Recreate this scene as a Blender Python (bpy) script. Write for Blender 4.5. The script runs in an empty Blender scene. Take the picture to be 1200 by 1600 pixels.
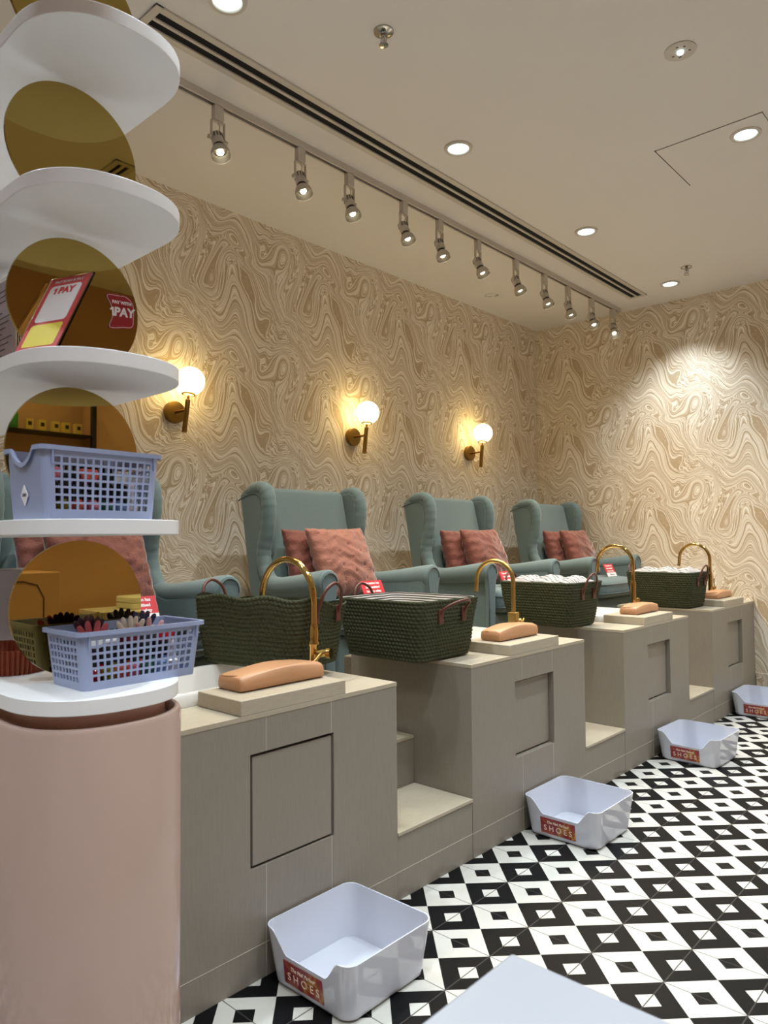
import bpy, bmesh, math, random
from mathutils import Vector, Matrix
PI = math.pi
rnd = random.Random(7)
SC = bpy.context.scene
COL = SC.collection

# ------------------------------------------------------------------ camera, world, exposure
YAW, PITCH, ROLL = 0.7384, 0.0366, -0.0078
d = Vector((-math.sin(YAW)*math.cos(PITCH), math.cos(YAW)*math.cos(PITCH), math.sin(PITCH)))
r = Vector((math.cos(YAW), math.sin(YAW), 0))
u = r.cross(d)
r2 = r*math.cos(ROLL) + u*math.sin(ROLL)
u2 = u*math.cos(ROLL) - r*math.sin(ROLL)
cam = bpy.data.cameras.new('camera')
cam_o = bpy.data.objects.new('camera', cam)
COL.objects.link(cam_o)
m = Matrix((r2, u2, -d)).transposed().to_4x4()
m.translation = Vector((3.2586, 0.0, 1.1446))
cam_o.matrix_world = m
cam.sensor_fit = 'HORIZONTAL'
cam.sensor_width = 36.0
cam.lens = 36.0*1140.4/1200.0
cam.clip_start = 0.02
cam.dof.use_dof = True
cam.dof.focus_distance = 3.2
cam.dof.aperture_fstop = 13.0
SC.camera = cam_o
SC.view_settings.view_transform = 'Standard'
SC.view_settings.look = 'None'
SC.view_settings.exposure = 0.76
SC.view_settings.gamma = 1.0
SC.view_settings.use_curve_mapping = False
W = bpy.data.worlds.new('world')
SC.world = W
W.use_nodes = True
W.node_tree.nodes['Background'].inputs[0].default_value = (0.8, 0.88, 1.0, 1)
W.node_tree.nodes['Background'].inputs[1].default_value = 0.02

# light levels (watts)
P_DOWN = 56.0        # recessed ceiling downlights, visible and added ones, cool white
P_TRACK = 15.5       # track spotlights, warm white
P_GLOBE = 1.25       # sconce bulbs
E_GLOBE = 0.72        # sconce globes, emission strength
C_DOWN = (0.80, 0.91, 1.0)
C_TRACK = (1.0, 0.80, 0.54)

# ------------------------------------------------------------------ key dimensions
ZC, YF, XR, YB = 2.944, 5.576, 5.54, -2.2
XS, ZT, ZSTEP, ZPL = 1.704, 0.687, 0.212, 0.392
S0, SP, SW = 0.8955, 1.272, 0.8647      # first station near edge, spacing, width

# ------------------------------------------------------------------ materials
def lin(c):
    return tuple(((x/255.0)/12.92 if x/255.0 <= 0.04045 else ((x/255.0+0.055)/1.055)**2.4) for x in c) + (1.0,)

class NT:
    def __init__(s, name):
        s.m = bpy.data.materials.new(name); s.m.use_nodes = True
        s.t = s.m.node_tree; s.b = s.t.nodes['Principled BSDF']
    def n(s, typ, ins=None, **kw):
        nd = s.t.nodes.new(typ)
        for k, v in kw.items(): setattr(nd, k, v)
        for k, v in (ins or {}).items(): s.set(nd.inputs[k], v)
        return nd
    def set(s, sock, v):
        if isinstance(v, bpy.types.NodeSocket): s.t.links.new(v, sock)
        elif isinstance(v, bpy.types.Node): s.t.links.new(v.outputs[0], sock)
        else: sock.default_value = v
    def ma(s, op, a, b=0.0, c=0.0):
        return s.n('ShaderNodeMath', {0: a, 1: b, 2: c}, operation=op).outputs[0]
    def mix(s, f, a, b):
        nd = s.n('ShaderNodeMix', data_type='RGBA')
        s.set(nd.inputs['Factor'], f); s.set(nd.inputs['A'], a); s.set(nd.inputs['B'], b)
        return nd.outputs['Result']
    def ramp(s, f, stops, interp='LINEAR'):
        nd = s.n('ShaderNodeValToRGB', {0: f}); cr = nd.color_ramp; cr.interpolation = interp
        while len(cr.elements) > 1: cr.elements.remove(cr.elements[-1])
        for i, (p, c) in enumerate(stops):
            e = cr.elements[0] if i == 0 else cr.elements.new(p)
            e.position = p; e.color = c if len(c) == 4 else (*c, 1)
        return nd.outputs[0]
    def obj(s): return s.n('ShaderNodeTexCoord').outputs['Object']
    def pos(s): return s.n('ShaderNodeNewGeometry').outputs['Position']
    def noise(s, scale, detail=2.0, vec=None, rough=0.5, dist=0.0):
        nd = s.n('ShaderNodeTexNoise', {'Scale': scale, 'Detail': detail, 'Roughness': rough, 'Distortion': dist})
        s.set(nd.inputs['Vector'], vec if vec is not None else s.obj())
        return nd
    def bump(s, h, strength=0.3, dist=0.002):
        nd = s.n('ShaderNodeBump', {'Height': h, 'Strength': strength, 'Distance': dist})
        s.set(s.b.inputs['Normal'], nd.outputs[0])
    def base(s, c, rough=0.5, metal=0.0, spec=0.5):
        s.set(s.b.inputs['Base Color'], c); s.set(s.b.inputs['Roughness'], rough)
        s.set(s.b.inputs['Metallic'], metal); s.set(s.b.inputs['Specular IOR Level'], spec)

def plain(name, rgb, rough=0.5, metal=0.0, spec=0.5, var=0.06, scale=25.0, bump=0.0):
    t = NT(name); c = lin(rgb)
    n = t.noise(scale, 3.0)
    dk = tuple(x*(1-var) for x in c[:3]) + (1,); lt = tuple(min(1, x*(1+var)) for x in c[:3]) + (1,)
    t.base(t.mix(n.outputs[0], dk, lt), rough, metal, spec)
    if bump: t.bump(t.noise(scale*8, 2.0).outputs[0], bump, 0.001)
    return t.m

def emit(name, rgb, strength):
    t = NT(name)
    t.base((0.8, 0.8, 0.8, 1), 0.4)
    t.b.inputs['Emission Color'].default_value = (*rgb, 1); t.b.inputs['Emission Strength'].default_value = strength
    return t.m

def glass(name, rgb=(1, 1, 1), rough=0.02, alpha=None):
    t = NT(name)
    t.base((*rgb, 1), rough)
    t.b.inputs['Transmission Weight'].default_value = 1.0
    t.b.inputs['IOR'].default_value = 1.3
    return t.m

def wallpaper(name, axis):
    t = NT(name)
    sep = t.n('ShaderNodeSeparateXYZ', {0: t.pos()})
    U = sep.outputs[axis]; V = sep.outputs[2]
    PU, PV, KU, KV = 0.694, 0.648, 0.9, 0.62
    def torus(U, V, scale, detail=1.0):
        a = t.ma('MULTIPLY', U, 2*PI/PU); b = t.ma('MULTIPLY', V, 2*PI/PV)
        RU, RV = PU*KU/(2*PI), PV*KV/(2*PI)
        vec = t.n('ShaderNodeCombineXYZ', {0: t.ma('MULTIPLY', t.ma('COSINE', a), RU), 1: t.ma('MULTIPLY', t.ma('SINE', a), RU),
                                           2: t.ma('MULTIPLY', t.ma('COSINE', b), RV)})
        nd = t.n('ShaderNodeTexNoise', {'Scale': scale, 'Detail': detail, 'Roughness': 0.45}, noise_dimensions='4D')
        t.set(nd.inputs['Vector'], vec); t.set(nd.inputs['W'], t.ma('ADD', t.ma('MULTIPLY', t.ma('SINE', b), RV), 3.7))
        return nd
    def warp(U, V, scale, amp, detail=0.0):
        c = t.n('ShaderNodeSeparateColor', {0: torus(U, V, scale, detail).outputs['Color']})
        return (t.ma('ADD', U, t.ma('MULTIPLY', t.ma('SUBTRACT', c.outputs[0], 0.5), amp)),
                t.ma('ADD', V, t.ma('MULTIPLY', t.ma('SUBTRACT', c.outputs[1], 0.5), amp)))
    U1, V1 = warp(U, V, 4.0, 0.75, 0.0)
    U2, V2 = warp(U1, V1, 8.5, 0.26, 0.0)
    U3, V3 = warp(U2, V2, 24.0, 0.030, 1.0)
    g = torus(U2, V2, 6.0, 1.0).outputs[0]
    # combed marbling: irregular fine threads running along the warped vertical flow
    ph = t.ma('MULTIPLY', t.ma('ADD', U3, t.ma('MULTIPLY', V3, PU/PV)), 2*PI/PU)
    def threads(k, off, detail):
        vec = t.n('ShaderNodeCombineXYZ', {0: t.ma('MULTIPLY', t.ma('COSINE', ph), k), 1: t.ma('MULTIPLY', t.ma('SINE', ph), k), 2: t.ma('MULTIPLY', g, off)})
        nd = t.n('ShaderNodeTexNoise', {'Vector': vec, 'Scale': 1.0, 'Detail': detail, 'Roughness': 0.6})
        return nd.outputs[0]
    s1 = threads(11.5, 6.0, 2.5); s2 = threads(42.0, 8.0, 0.0)
    tan, tan2, cream, brown = lin((188, 165, 132)), lin((208, 189, 160)), lin((246, 238, 222)), lin((168, 144, 112))
    c1 = t.ramp(s1, [(0.0, brown), (0.22, brown), (0.30, tan), (0.44, tan), (0.485, tan2), (0.52, cream), (1.0, cream)])
    k2 = t.ramp(s2, [(0.0, (1, 1, 1, 1)), (0.33, (1, 1, 1, 1)), (0.42, (0, 0, 0, 1)), (1.0, (0, 0, 0, 1))])
    c3 = t.mix(t.ma('MULTIPLY', k2, 0.6), c1, tan)
    k3 = t.ramp(s2, [(0.0, (0, 0, 0, 1)), (0.55, (0, 0, 0, 1)), (0.64, (1, 1, 1, 1)), (1.0, (1, 1, 1, 1))])
    c3 = t.mix(t.ma('MULTIPLY', k3, 0.5), c3, tan2)
    t.base(c3, 0.62, 0, 0.35)
    return t.m

def stone(name, rgb=(141, 133, 120), vert=True):
    t = NT(name)
    c = lin(rgb)
    mp = t.n('ShaderNodeMapping', {'Vector': t.pos(), 'Scale': (60, 60, 6) if vert else (60, 8, 60)})
    g = t.noise(3.0, 4.0, mp.outputs[0], 0.6).outputs[0]
    sp = t.noise(260.0, 2.0, t.pos(), 0.7).outputs[0]
    cl = t.noise(3.0, 3.0, t.pos()).outputs[0]
    dk = tuple(x*0.80 for x in c[:3]) + (1,); lt = tuple(x*1.12 for x in c[:3]) + (1,)
    a = t.mix(g, dk, lt)
    spots = t.ramp(sp, [(0.0, (1, 1, 1, 1)), (0.30, (1, 1, 1, 1)), (0.37, (0, 0, 0, 1)), (1, (0, 0, 0, 1))])
    b = t.mix(t.ma('MULTIPLY', spots, 0.35), a, tuple(x*0.45 for x in c[:3]) + (1,))
    cc = t.mix(t.ma('MULTIPLY', cl, 0.25), b, lin((150, 140, 126)))
    t.base(cc, 0.42, 0, 0.4)
    t.bump(g, 0.08, 0.001)
    return t.m

def floor_tiles():
    t = NT('patterned_cement_tile'); T = 0.2
    sep = t.n('ShaderNodeSeparateXYZ', {0: t.pos()})
    x = t.ma('DIVIDE', t.ma('SUBTRACT', sep.outputs[0], 2.4919), T)
    y = t.ma('DIVIDE', t.ma('SUBTRACT', sep.outputs[1], 2.0974), T)
    a = t.ma('ADD', x, y); b = t.ma('SUBTRACT', x, y)
    par = t.ma('PINGPONG', t.ma('ADD', t.ma('FLOOR', a), t.ma('FLOOR', b)), 1.0)
    ia = t.ma('LESS_THAN', t.ma('ABSOLUTE', t.ma('SUBTRACT', t.ma('FRACT', a), 0.5)), 0.17)
    ib = t.ma('LESS_THAN', t.ma('ABSOLUTE', t.ma('SUBTRACT', t.ma('FRACT', b), 0.5)), 0.17)
    ins = t.ma('MULTIPLY', ia, ib)
    k = t.ma('ABSOLUTE', t.ma('SUBTRACT', par, ins))          # 1 = black
    gx = t.ma('LESS_THAN', t.ma('ABSOLUTE', t.ma('SUBTRACT', t.ma('FRACT', t.ma('ADD', x, 0.5)), 0.5)), 0.0085)
    gy = t.ma('LESS_THAN', t.ma('ABSOLUTE', t.ma('SUBTRACT', t.ma('FRACT', t.ma('ADD', y, 0.5)), 0.5)), 0.0065)
    g = t.ma('MAXIMUM', gx, gy)
    n = t.noise(7.0, 4.0, t.pos()).outputs[0]
    n2 = t.noise(40.0, 3.0, t.pos()).outputs[0]
    white = t.mix(n, lin((186, 182, 172)), lin((206, 203, 194)))
    white = t.mix(t.ma('MULTIPLY', n2, 0.25), white, lin((176, 170, 158)))
    black = t.mix(n2, lin((10, 10, 11)), lin((20, 20, 21)))
    c = t.mix(k, white, black)
    c = t.mix(t.ma('MULTIPLY', g, 0.9), c, lin((66, 62, 58)))
    t.base(c, t.ma('ADD', 0.36, t.ma('MULTIPLY', n2, 0.15)), 0, 0.10)
    return t.m

def fabric(name, rgb, scale=420.0, var=0.16, rough=0.9):
    t = NT(name); c = lin(rgb)
    mp = t.n('ShaderNodeMapping', {'Vector': t.obj(), 'Scale': (1, 1, 0.12)})
    mp2 = t.n('ShaderNodeMapping', {'Vector': t.obj(), 'Scale': (0.12, 0.12, 1)})
    a = t.noise(scale, 2.0, mp.outputs[0]).outputs[0]; b = t.noise(scale, 2.0, mp2.outputs[0]).outputs[0]
    w = t.ma('MULTIPLY', t.ma('ADD', a, b), 0.5)
    cl = t.noise(5.0, 2.0).outputs[0]
    dk = tuple(x*(1-var*1.6) for x in c[:3]) + (1,); lt = tuple(x*(1+var*1.6) for x in c[:3]) + (1,)
    cc = t.mix(w, dk, lt)
    cc = t.mix(t.ma('MULTIPLY', cl, 0.2), cc, tuple(x*0.8 for x in c[:3]) + (1,))
    t.base(cc, rough, 0, 0.2)
    t.b.inputs['Sheen Weight'].default_value = 0.25
    t.bump(w, 0.35, 0.0015)
    return t.m

def velvet(name, rgb, quilt=False):
    t = NT(name); c = lin(rgb)
    n = t.noise(14.0, 4.0, None, 0.6, 0.8).outputs[0]; f = t.noise(160.0, 2.0).outputs[0]
    cc = t.mix(n, tuple(x*0.62 for x in c[:3]) + (1,), tuple(min(1, x*1.4) for x in c[:3]) + (1,))
    t.base(cc, 0.7, 0, 0.25)
    t.b.inputs['Sheen Weight'].default_value = 0.7
    t.b.inputs['Sheen Roughness'].default_value = 0.35
    w = t.noise(26.0, 3.0, None, 0.6, 2.2).outputs[0]
    t.bump(t.ma('ADD', t.ma('ADD', n, t.ma('MULTIPLY', w, 0.8)), t.ma('MULTIPLY', f, 0.25)), 0.6, 0.008)
    return t.m

def leather(name, rgb):
    t = NT(name); c = lin(rgb)
    v = t.n('ShaderNodeTexVoronoi', {'Vector': t.obj(), 'Scale': 260.0})
    n = t.noise(9.0, 3.0).outputs[0]
    t.base(t.mix(n, tuple(x*0.85 for x in c[:3]) + (1,), tuple(min(1, x*1.12) for x in c[:3]) + (1,)), 0.42, 0, 0.45)
    t.bump(t.ma('ADD', t.ma('MULTIPLY', v.outputs[0], 0.2), n), 0.25, 0.004)
    return t.m

def metal(name, rgb, rough=0.2, brushed=False):
    t = NT(name); c = lin(rgb)
    n = t.noise(60.0 if brushed else 12.0, 3.0).outputs[0]
    t.base(t.mix(n, tuple(x*0.9 for x in c[:3]) + (1,), c), rough, 1.0)
    return t.m

def stripes(name):
    t = NT(name)
    sep = t.n('ShaderNodeSeparateXYZ', {0: t.obj()})
    n = t.noise(9.0, 2.0).outputs[0]
    z = t.ma('ADD', sep.outputs[2], t.ma('MULTIPLY', n, 0.006))
    f = t.ma('FRACT', t.ma('MULTIPLY', z, 105.0))
    t.base(t.ramp(f, [(0, lin((232, 226, 216))), (0.5, lin((232, 226, 216))), (0.56, lin((44, 38, 40))), (0.94, lin((44, 38, 40))), (1, lin((232, 226, 216)))]), 0.9, 0, 0.2)
    return t.m

def stripes_y(name):
    t = NT(name)
    sep = t.n('ShaderNodeSeparateXYZ', {0: t.obj()})
    n = t.noise(7.0, 2.0).outputs[0]
    z = t.ma('ADD', t.ma('ADD', sep.outputs[1], t.ma('MULTIPLY', sep.outputs[0], 0.15)), t.ma('MULTIPLY', n, 0.05))
    f = t.ma('FRACT', t.ma('MULTIPLY', z, 50.0))
    t.base(t.ramp(f, [(0, lin((186, 182, 178))), (0.62, lin((186, 182, 178))), (0.68, lin((96, 90, 92))), (0.9, lin((96, 90, 92))), (1, lin((186, 182, 178)))]), 0.9, 0, 0.2)
    return t.m

def label_art():
    t = NT('printed_floral_label')
    n = t.noise(16.0, 3.0, None, 0.6, 1.5).outputs[0]
    c = t.ramp(n, [(0.0, lin((96, 30, 48))), (0.45, lin((140, 42, 58))), (0.54, lin((158, 66, 50))), (0.62, lin((184, 138, 62))), (0.72, lin((170, 84, 60))), (1, lin((110, 60, 40)))])
    t.base(c, 0.35, 0, 0.5)
    return t.m

M = {}
M['ceiling'] = plain('white_ceiling_paint', (222, 216, 208), 0.8, var=0.015, scale=2.0)
M['wp_left'] = wallpaper('marbled_wallpaper_left', 1)
M['wp_back'] = wallpaper('marbled_wallpaper_back', 0)
M['pinkwall'] = plain('terracotta_pink_paint', (192, 150, 120), 0.7, var=0.03, scale=2.0)
M['floor'] = floor_tiles()
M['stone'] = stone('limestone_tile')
M['stone_lit'] = stone('limestone_tile_lit', (184, 172, 149), False)  # lighter copy of the limestone, brightness of lit tops put into its colour
M['grout'] = plain('pale_grout', (196, 188, 172), 0.9)
M['gapdark'] = plain('dark_gap', (30, 27, 24), 0.9)
M['ceramic'] = plain('white_ceramic', (236, 232, 224), 0.15, var=0.01)
M['chair'] = fabric('sage_grey_linen', (108, 125, 124))
M['chairdark'] = fabric('sage_grey_piping', (92, 106, 104))
M['rust'] = velvet('rust_velvet', (122, 72, 61))
M['pinksatin'] = velvet('pink_rose_velvet', (154, 102, 86))
M['basket'] = plain('olive_woven_paper_cord', (64, 67, 42), 0.85, var=0.25, scale=140.0, bump=0.4)
M['brownleather'] = leather('dark_brown_leather', (92, 48, 36))
M['padleather'] = leather('tan_leather', (190, 140, 100))
M['gold'] = metal('polished_gold', (198, 164, 98), 0.12)
M['brushed'] = metal('brushed_brass', (196, 164, 96), 0.34, True)
M['brass'] = metal('aged_brass', (140, 108, 52), 0.35, True)
M['chrome'] = metal('chrome', (190, 188, 184), 0.15)
M['stripez'] = stripes('striped_liner')
M['stripey'] = stripes_y('striped_towel')
M['whiteplastic'] = plain('glossy_white_plastic', (202, 204, 213), 0.06, var=0.01)
M['blueplastic'] = plain('periwinkle_plastic', (152, 163, 194), 0.35, var=0.02)
M['label'] = label_art()
M['cream'] = plain('cream_ink', (236, 214, 190), 0.6)
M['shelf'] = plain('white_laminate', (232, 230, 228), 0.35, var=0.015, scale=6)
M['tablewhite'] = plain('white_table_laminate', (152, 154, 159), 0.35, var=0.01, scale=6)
M['pinkcol'] = plain('glossy_dusty_pink_lacquer', (174, 148, 135), 0.10, var=0.02, scale=4)
M['pinkin'] = plain('dusty_pink_recess', (188, 146, 130), 0.4)
M['bronzemirror'] = metal('bronze_mirror', (174, 150, 84), 0.015)
M['mirroredge'] = plain('mirror_edge', (70, 58, 40), 0.4)
M['fixture'] = plain('off_white_fixture', (196, 188, 174), 0.45)
M['fixdark'] = plain('dark_fixture_inside', (50, 44, 38), 0.5)
M['reflector'] = plain('lamp_reflector', (58, 52, 42), 0.5)
M['slot'] = plain('black_slot', (8, 8, 8), 0.9)
M['bulb'] = emit('warm_lamp_lens', (1.0, 0.88, 0.62), 14.0)
M['lens'] = emit('cool_lamp_lens', (0.72, 0.92, 1.0), 2.2)
M['globe'] = emit('opal_glass_globe', (1.0, 0.90, 0.60), E_GLOBE)
M['globe'].node_tree.nodes['Principled BSDF'].inputs['Base Color'].default_value = (0.16, 0.14, 0.10, 1)
M['clear'] = glass('clear_acrylic')
M['red'] = plain('red_card', (206, 52, 58), 0.45, var=0.02)
M['cardwhite'] = plain('white_card', (238, 234, 236), 0.5, var=0.01)
M['darkred'] = plain('dark_red_sticker', (150, 24, 34), 0.4, var=0.02)
M['paybody'] = plain('coral_red_card', (200, 70, 74), 0.45, var=0.02)
M['yellow'] = plain('yellow_panel', (232, 212, 76), 0.5, var=0.02)
M['ink'] = plain('grey_ink', (90, 82, 96), 0.7)
M['paper'] = plain('lilac_white_paper', (222, 206, 222), 0.7, var=0.01)
M['greybox'] = plain('mauve_grey_board', (150, 140, 142), 0.6)
M['rattan'] = plain('rust_pleated_rattan', (140, 66, 40), 0.7, var=0.3, scale=60)
M['black'] = plain('black_plastic', (26, 24, 26), 0.4)
M['green'] = plain('green_bottle', (70, 150, 80), 0.25)
M['goldbox'] = plain('cream_gold_carton', (226, 196, 110), 0.45)
M['woodleg'] = plain('dark_stained_wood', (62, 40, 28), 0.4)
M['concrete'] = plain('rough_concrete', (120, 108, 92), 0.95, var=0.35, scale=90, bump=0.8)
M['towel'] = fabric('white_towel', (232, 228, 218))

# ------------------------------------------------------------------ object helpers
def obj(name, bm, mat, parent=None, smooth=False, bevel=0.0, seg=3, sub=0, solid=0.0, angle=40):
    me = bpy.data.meshes.new(name)
    bmesh.ops.recalc_face_normals(bm, faces=bm.faces)
    bm.to_mesh(me); bm.free()
    o = bpy.data.objects.new(name, me); COL.objects.link(o)
    mats = mat if isinstance(mat, (list, tuple)) else [mat]
    for mm in mats: me.materials.append(mm)
    if parent is not None: o.parent = parent
    if smooth:
        for p in me.polygons: p.use_smooth = True
        if smooth == 'auto':
            me.set_sharp_from_angle(angle=math.radians(angle))
    if solid:
        md = o.modifiers.new('solid', 'SOLIDIFY'); md.thickness = solid; md.offset = 0
    if bevel:
        md = o.modifiers.new('bevel', 'BEVEL'); md.width = bevel; md.segments = seg; md.limit_method = 'ANGLE'; md.angle_limit = math.radians(35)
        md.harden_normals = False
        for p in me.polygons: p.use_smooth = True
        me.set_sharp_from_angle(angle=math.radians(60))
    if sub:
        md = o.modifiers.new('sub', 'SUBSURF'); md.levels = sub; md.render_levels = sub
    return o

def thing(name, label, cat, loc=(0, 0, 0), rz=0.0, group=None):
    o = bpy.data.objects.new(name, None); COL.objects.link(o)
    o.location = loc; o.rotation_euler = (0, 0, rz); o.empty_display_size = 0.05
    o['label'] = label; o['category'] = cat
    if group: o['group'] = group
    return o

def tag(o, label, cat, group=None):
    o['label'] = label; o['category'] = cat
    if group: o['group'] = group
    return o

def struct(o):
    o['kind'] = 'structure'; return o

def dup(root, label, loc=None, rz=None, group=None):
    c = root.copy(); COL.objects.link(c)
    c['label'] = label
    if group: c['group'] = group
    if loc is not None: c.location = loc
    if rz is not None: c.rotation_euler = (0, 0, rz)
    for ch in list(root.children):
        k = ch.copy(); COL.objects.link(k); k.parent = c
        for g in list(ch.children):
            q = g.copy(); COL.objects.link(q); q.parent = k
    return c

def box(bm, x0, x1, y0, y1, z0, z1, mi=0):
    v = [bm.verts.new(p) for p in ((x0, y0, z0), (x1, y0, z0), (x1, y1, z0), (x0, y1, z0), (x0, y0, z1), (x1, y0, z1), (x1, y1, z1), (x0, y1, z1))]
    for f in ((0, 3, 2, 1), (4, 5, 6, 7), (0, 1, 5, 4), (1, 2, 6, 5), (2, 3, 7, 6), (3, 0, 4, 7)):
        fc = bm.faces.new([v[i] for i in f]); fc.material_index = mi
    return v

def B(*a):
    bm = bmesh.new(); box(bm, *a); return bm

def loft(bm, rings, closed=True, cap0=True, cap1=True, mi=0):
    vr = [[bm.verts.new(p) for p in ring] for ring in rings]
    n = len(vr[0])
    for a, b in zip(vr, vr[1:]):
        for i in range(n if closed else n-1):
            j = (i+1) % n
            f = bm.faces.new((a[i], a[j], b[j], b[i])); f.material_index = mi
    if cap0: bm.faces.new(list(reversed(vr[0]))).material_index = mi
    if cap1: bm.faces.new(vr[-1]).material_index = mi
    return vr

def lathe(bm, prof, seg=32, c=(0, 0, 0), cap0=True, cap1=True):
    rings = [[(c[0]+rr*math.cos(2*PI*i/seg), c[1]+rr*math.sin(2*PI*i/seg), c[2]+z) for i in range(seg)] for rr, z in prof]
    return loft(bm, rings, True, cap0, cap1)

def tube(bm, pts, rad, seg=12, cap=True):
    pts = [Vector(p) for p in pts]; rings = []
    up = None
    for i, p in enumerate(pts):
        t = (pts[min(i+1, len(pts)-1)] - pts[max(i-1, 0)]).normalized()
        if up is None:
            up = Vector((0, 0, 1)) if abs(t.z) < 0.9 else Vector((1, 0, 0))
        s = t.cross(up)
        if s.length < 1e-6: s = t.cross(Vector((0, 1, 0)))
        s.normalize(); up = s.cross(t).normalized()
        rr = rad[i] if isinstance(rad, (list, tuple)) else rad
        rings.append([p + (s*math.cos(2*PI*k/seg) + up*math.sin(2*PI*k/seg))*rr for k in range(seg)])
    return loft(bm, rings, True, cap, cap)

def prism(bm, poly, axis, a, b):
    """extrude a 2-D outline along an axis"""
    def P(p, h):
        return {'y': (p[0], h, p[1]), 'z': (p[0], p[1], h), 'x': (h, p[0], p[1])}[axis]
    loft(bm, [[P(p, a) for p in poly], [P(p, b) for p in poly]])

def smooth_poly(pts, n=6):
    """closed Catmull-Rom through points"""
    out = []; L = len(pts)
    for i in range(L):
        p0, p1, p2, p3 = (Vector(pts[(i+k-1) % L]) for k in range(4))
        for k in range(n):
            t = k/n
            out.append(tuple(0.5*((2*p1) + (p2-p0)*t + (2*p0-5*p1+4*p2-p3)*t*t + (3*p1-p0-3*p2+p3)*t**3)))
    return out

def spline(pts, n=6):
    out = []; L = len(pts); P = [Vector(p) for p in pts]
    for i in range(L-1):
        p0, p1, p2, p3 = P[max(i-1, 0)], P[i], P[i+1], P[min(i+2, L-1)]
        for k in range(n):
            t = k/n
            out.append(0.5*((2*p1) + (p2-p0)*t + (2*p0-5*p1+4*p2-p3)*t*t + (3*p1-p0-3*p2+p3)*t**3))
    out.append(P[-1]); return out

def rrect(w, h, rad, n=6):
    """rounded rectangle outline centred on 0"""
    out = []
    for cx, cy, a0 in ((w/2-rad, h/2-rad, 0), (-w/2+rad, h/2-rad, PI/2), (-w/2+rad, -h/2+rad, PI), (w/2-rad, -h/2+rad, 1.5*PI)):
        for k in range(n+1):
            a = a0 + k*PI/2/n
            out.append((cx+rad*math.cos(a), cy+rad*math.sin(a)))
    return out

def text(name, body, size, mat, parent, mw, depth=0.0004, align='CENTER', shear=0.0, bold=0.0):
    cu = bpy.data.curves.new(name, 'FONT'); cu.body = body; cu.size = size; cu.extrude = depth
    cu.align_x = align; cu.align_y = 'CENTER'; cu.shear = shear; cu.offset = bold
    cu.resolution_u = 4
    tmp = bpy.data.objects.new('tmp_text', cu); COL.objects.link(tmp)
    bpy.context.view_layer.update()
    dg = bpy.context.evaluated_depsgraph_get()
    me = bpy.data.meshes.new_from_object(tmp.evaluated_get(dg))
    bpy.data.objects.remove(tmp)
    me.materials.clear(); me.materials.append(mat)
    o = bpy.data.objects.new(name, me); COL.objects.link(o)
    o.parent = parent
    o.matrix_local = mw
    return o

def figure_one(name, size, mat, parent, mw):
    P = [(0.10, -0.36), (0.27, -0.36), (0.27, 0.36), (0.13, 0.36), (-0.06, 0.20), (0.0, 0.08), (0.10, 0.15)]
    bm = bmesh.new(); loft(bm, [[mw @ Vector((x*size, y*size, 0)) for x, y in P], [mw @ Vector((x*size, y*size, 0.0005)) for x, y in P]])
    return obj(name, bm, mat, parent)

def frame(origin, xdir, ydir):
    x = Vector(xdir).normalized(); y = Vector(ydir).normalized(); z = x.cross(y)
    m = Matrix((x, y, z)).transposed().to_4x4(); m.translation = Vector(origin); return m

def spot(name, loc, tgt, power, col, ang, blend, size=0.03, parent=None):
    L = bpy.data.lights.new(name, 'SPOT'); L.energy = power; L.color = col; L.spot_size = math.radians(ang); L.spot_blend = blend
    L.shadow_soft_size = size
    o = bpy.data.objects.new(name, L); COL.objects.link(o)
    dirv = Vector(tgt) - Vector(loc)
    if parent is not None: o.parent = parent
    o.location = loc; o.rotation_euler = dirv.to_track_quat('-Z', 'Y').to_euler()
    return o

# ------------------------------------------------------------------ room shell
struct(obj('floor', B(-0.1, XR+0.1, YB-0.1, YF+0.1, -0.1, 0), M['floor']))
struct(obj('ceiling', B(-0.1, XR+0.1, YB-0.1, YF+0.1, ZC, ZC+0.1), M['ceiling']))
struct(obj('wall_left', B(-0.1, 0, YB-0.1, YF+0.1, 0, ZC), M['wp_left']))
struct(obj('wall_back', B(0, XR, YF, YF+0.1, 0, ZC), M['wp_back']))
struct(obj('wall_right', B(XR, XR+0.1, YB-0.1, YF+0.1, 0, ZC), M['pinkwall']))
struct(obj('wall_front', B(0, XR, YB-0.1, YB, 0, ZC), M['pinkwall']))
struct(obj('baseboard_back', B(XS+0.008, XR, YF-0.014, YF, 0, 0.185), M['wp_back'], bevel=0.003, seg=2))

# ------------------------------------------------------------------ stone platform, stations and steps
o = obj('stone_platform', B(0.002, 1.09, S0, YF-0.002, 0, ZPL), M['stone_lit'], bevel=0.003, seg=2)
tag(o, 'long raised stone platform along the left wall carrying the four armchairs', 'platform')

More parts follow.
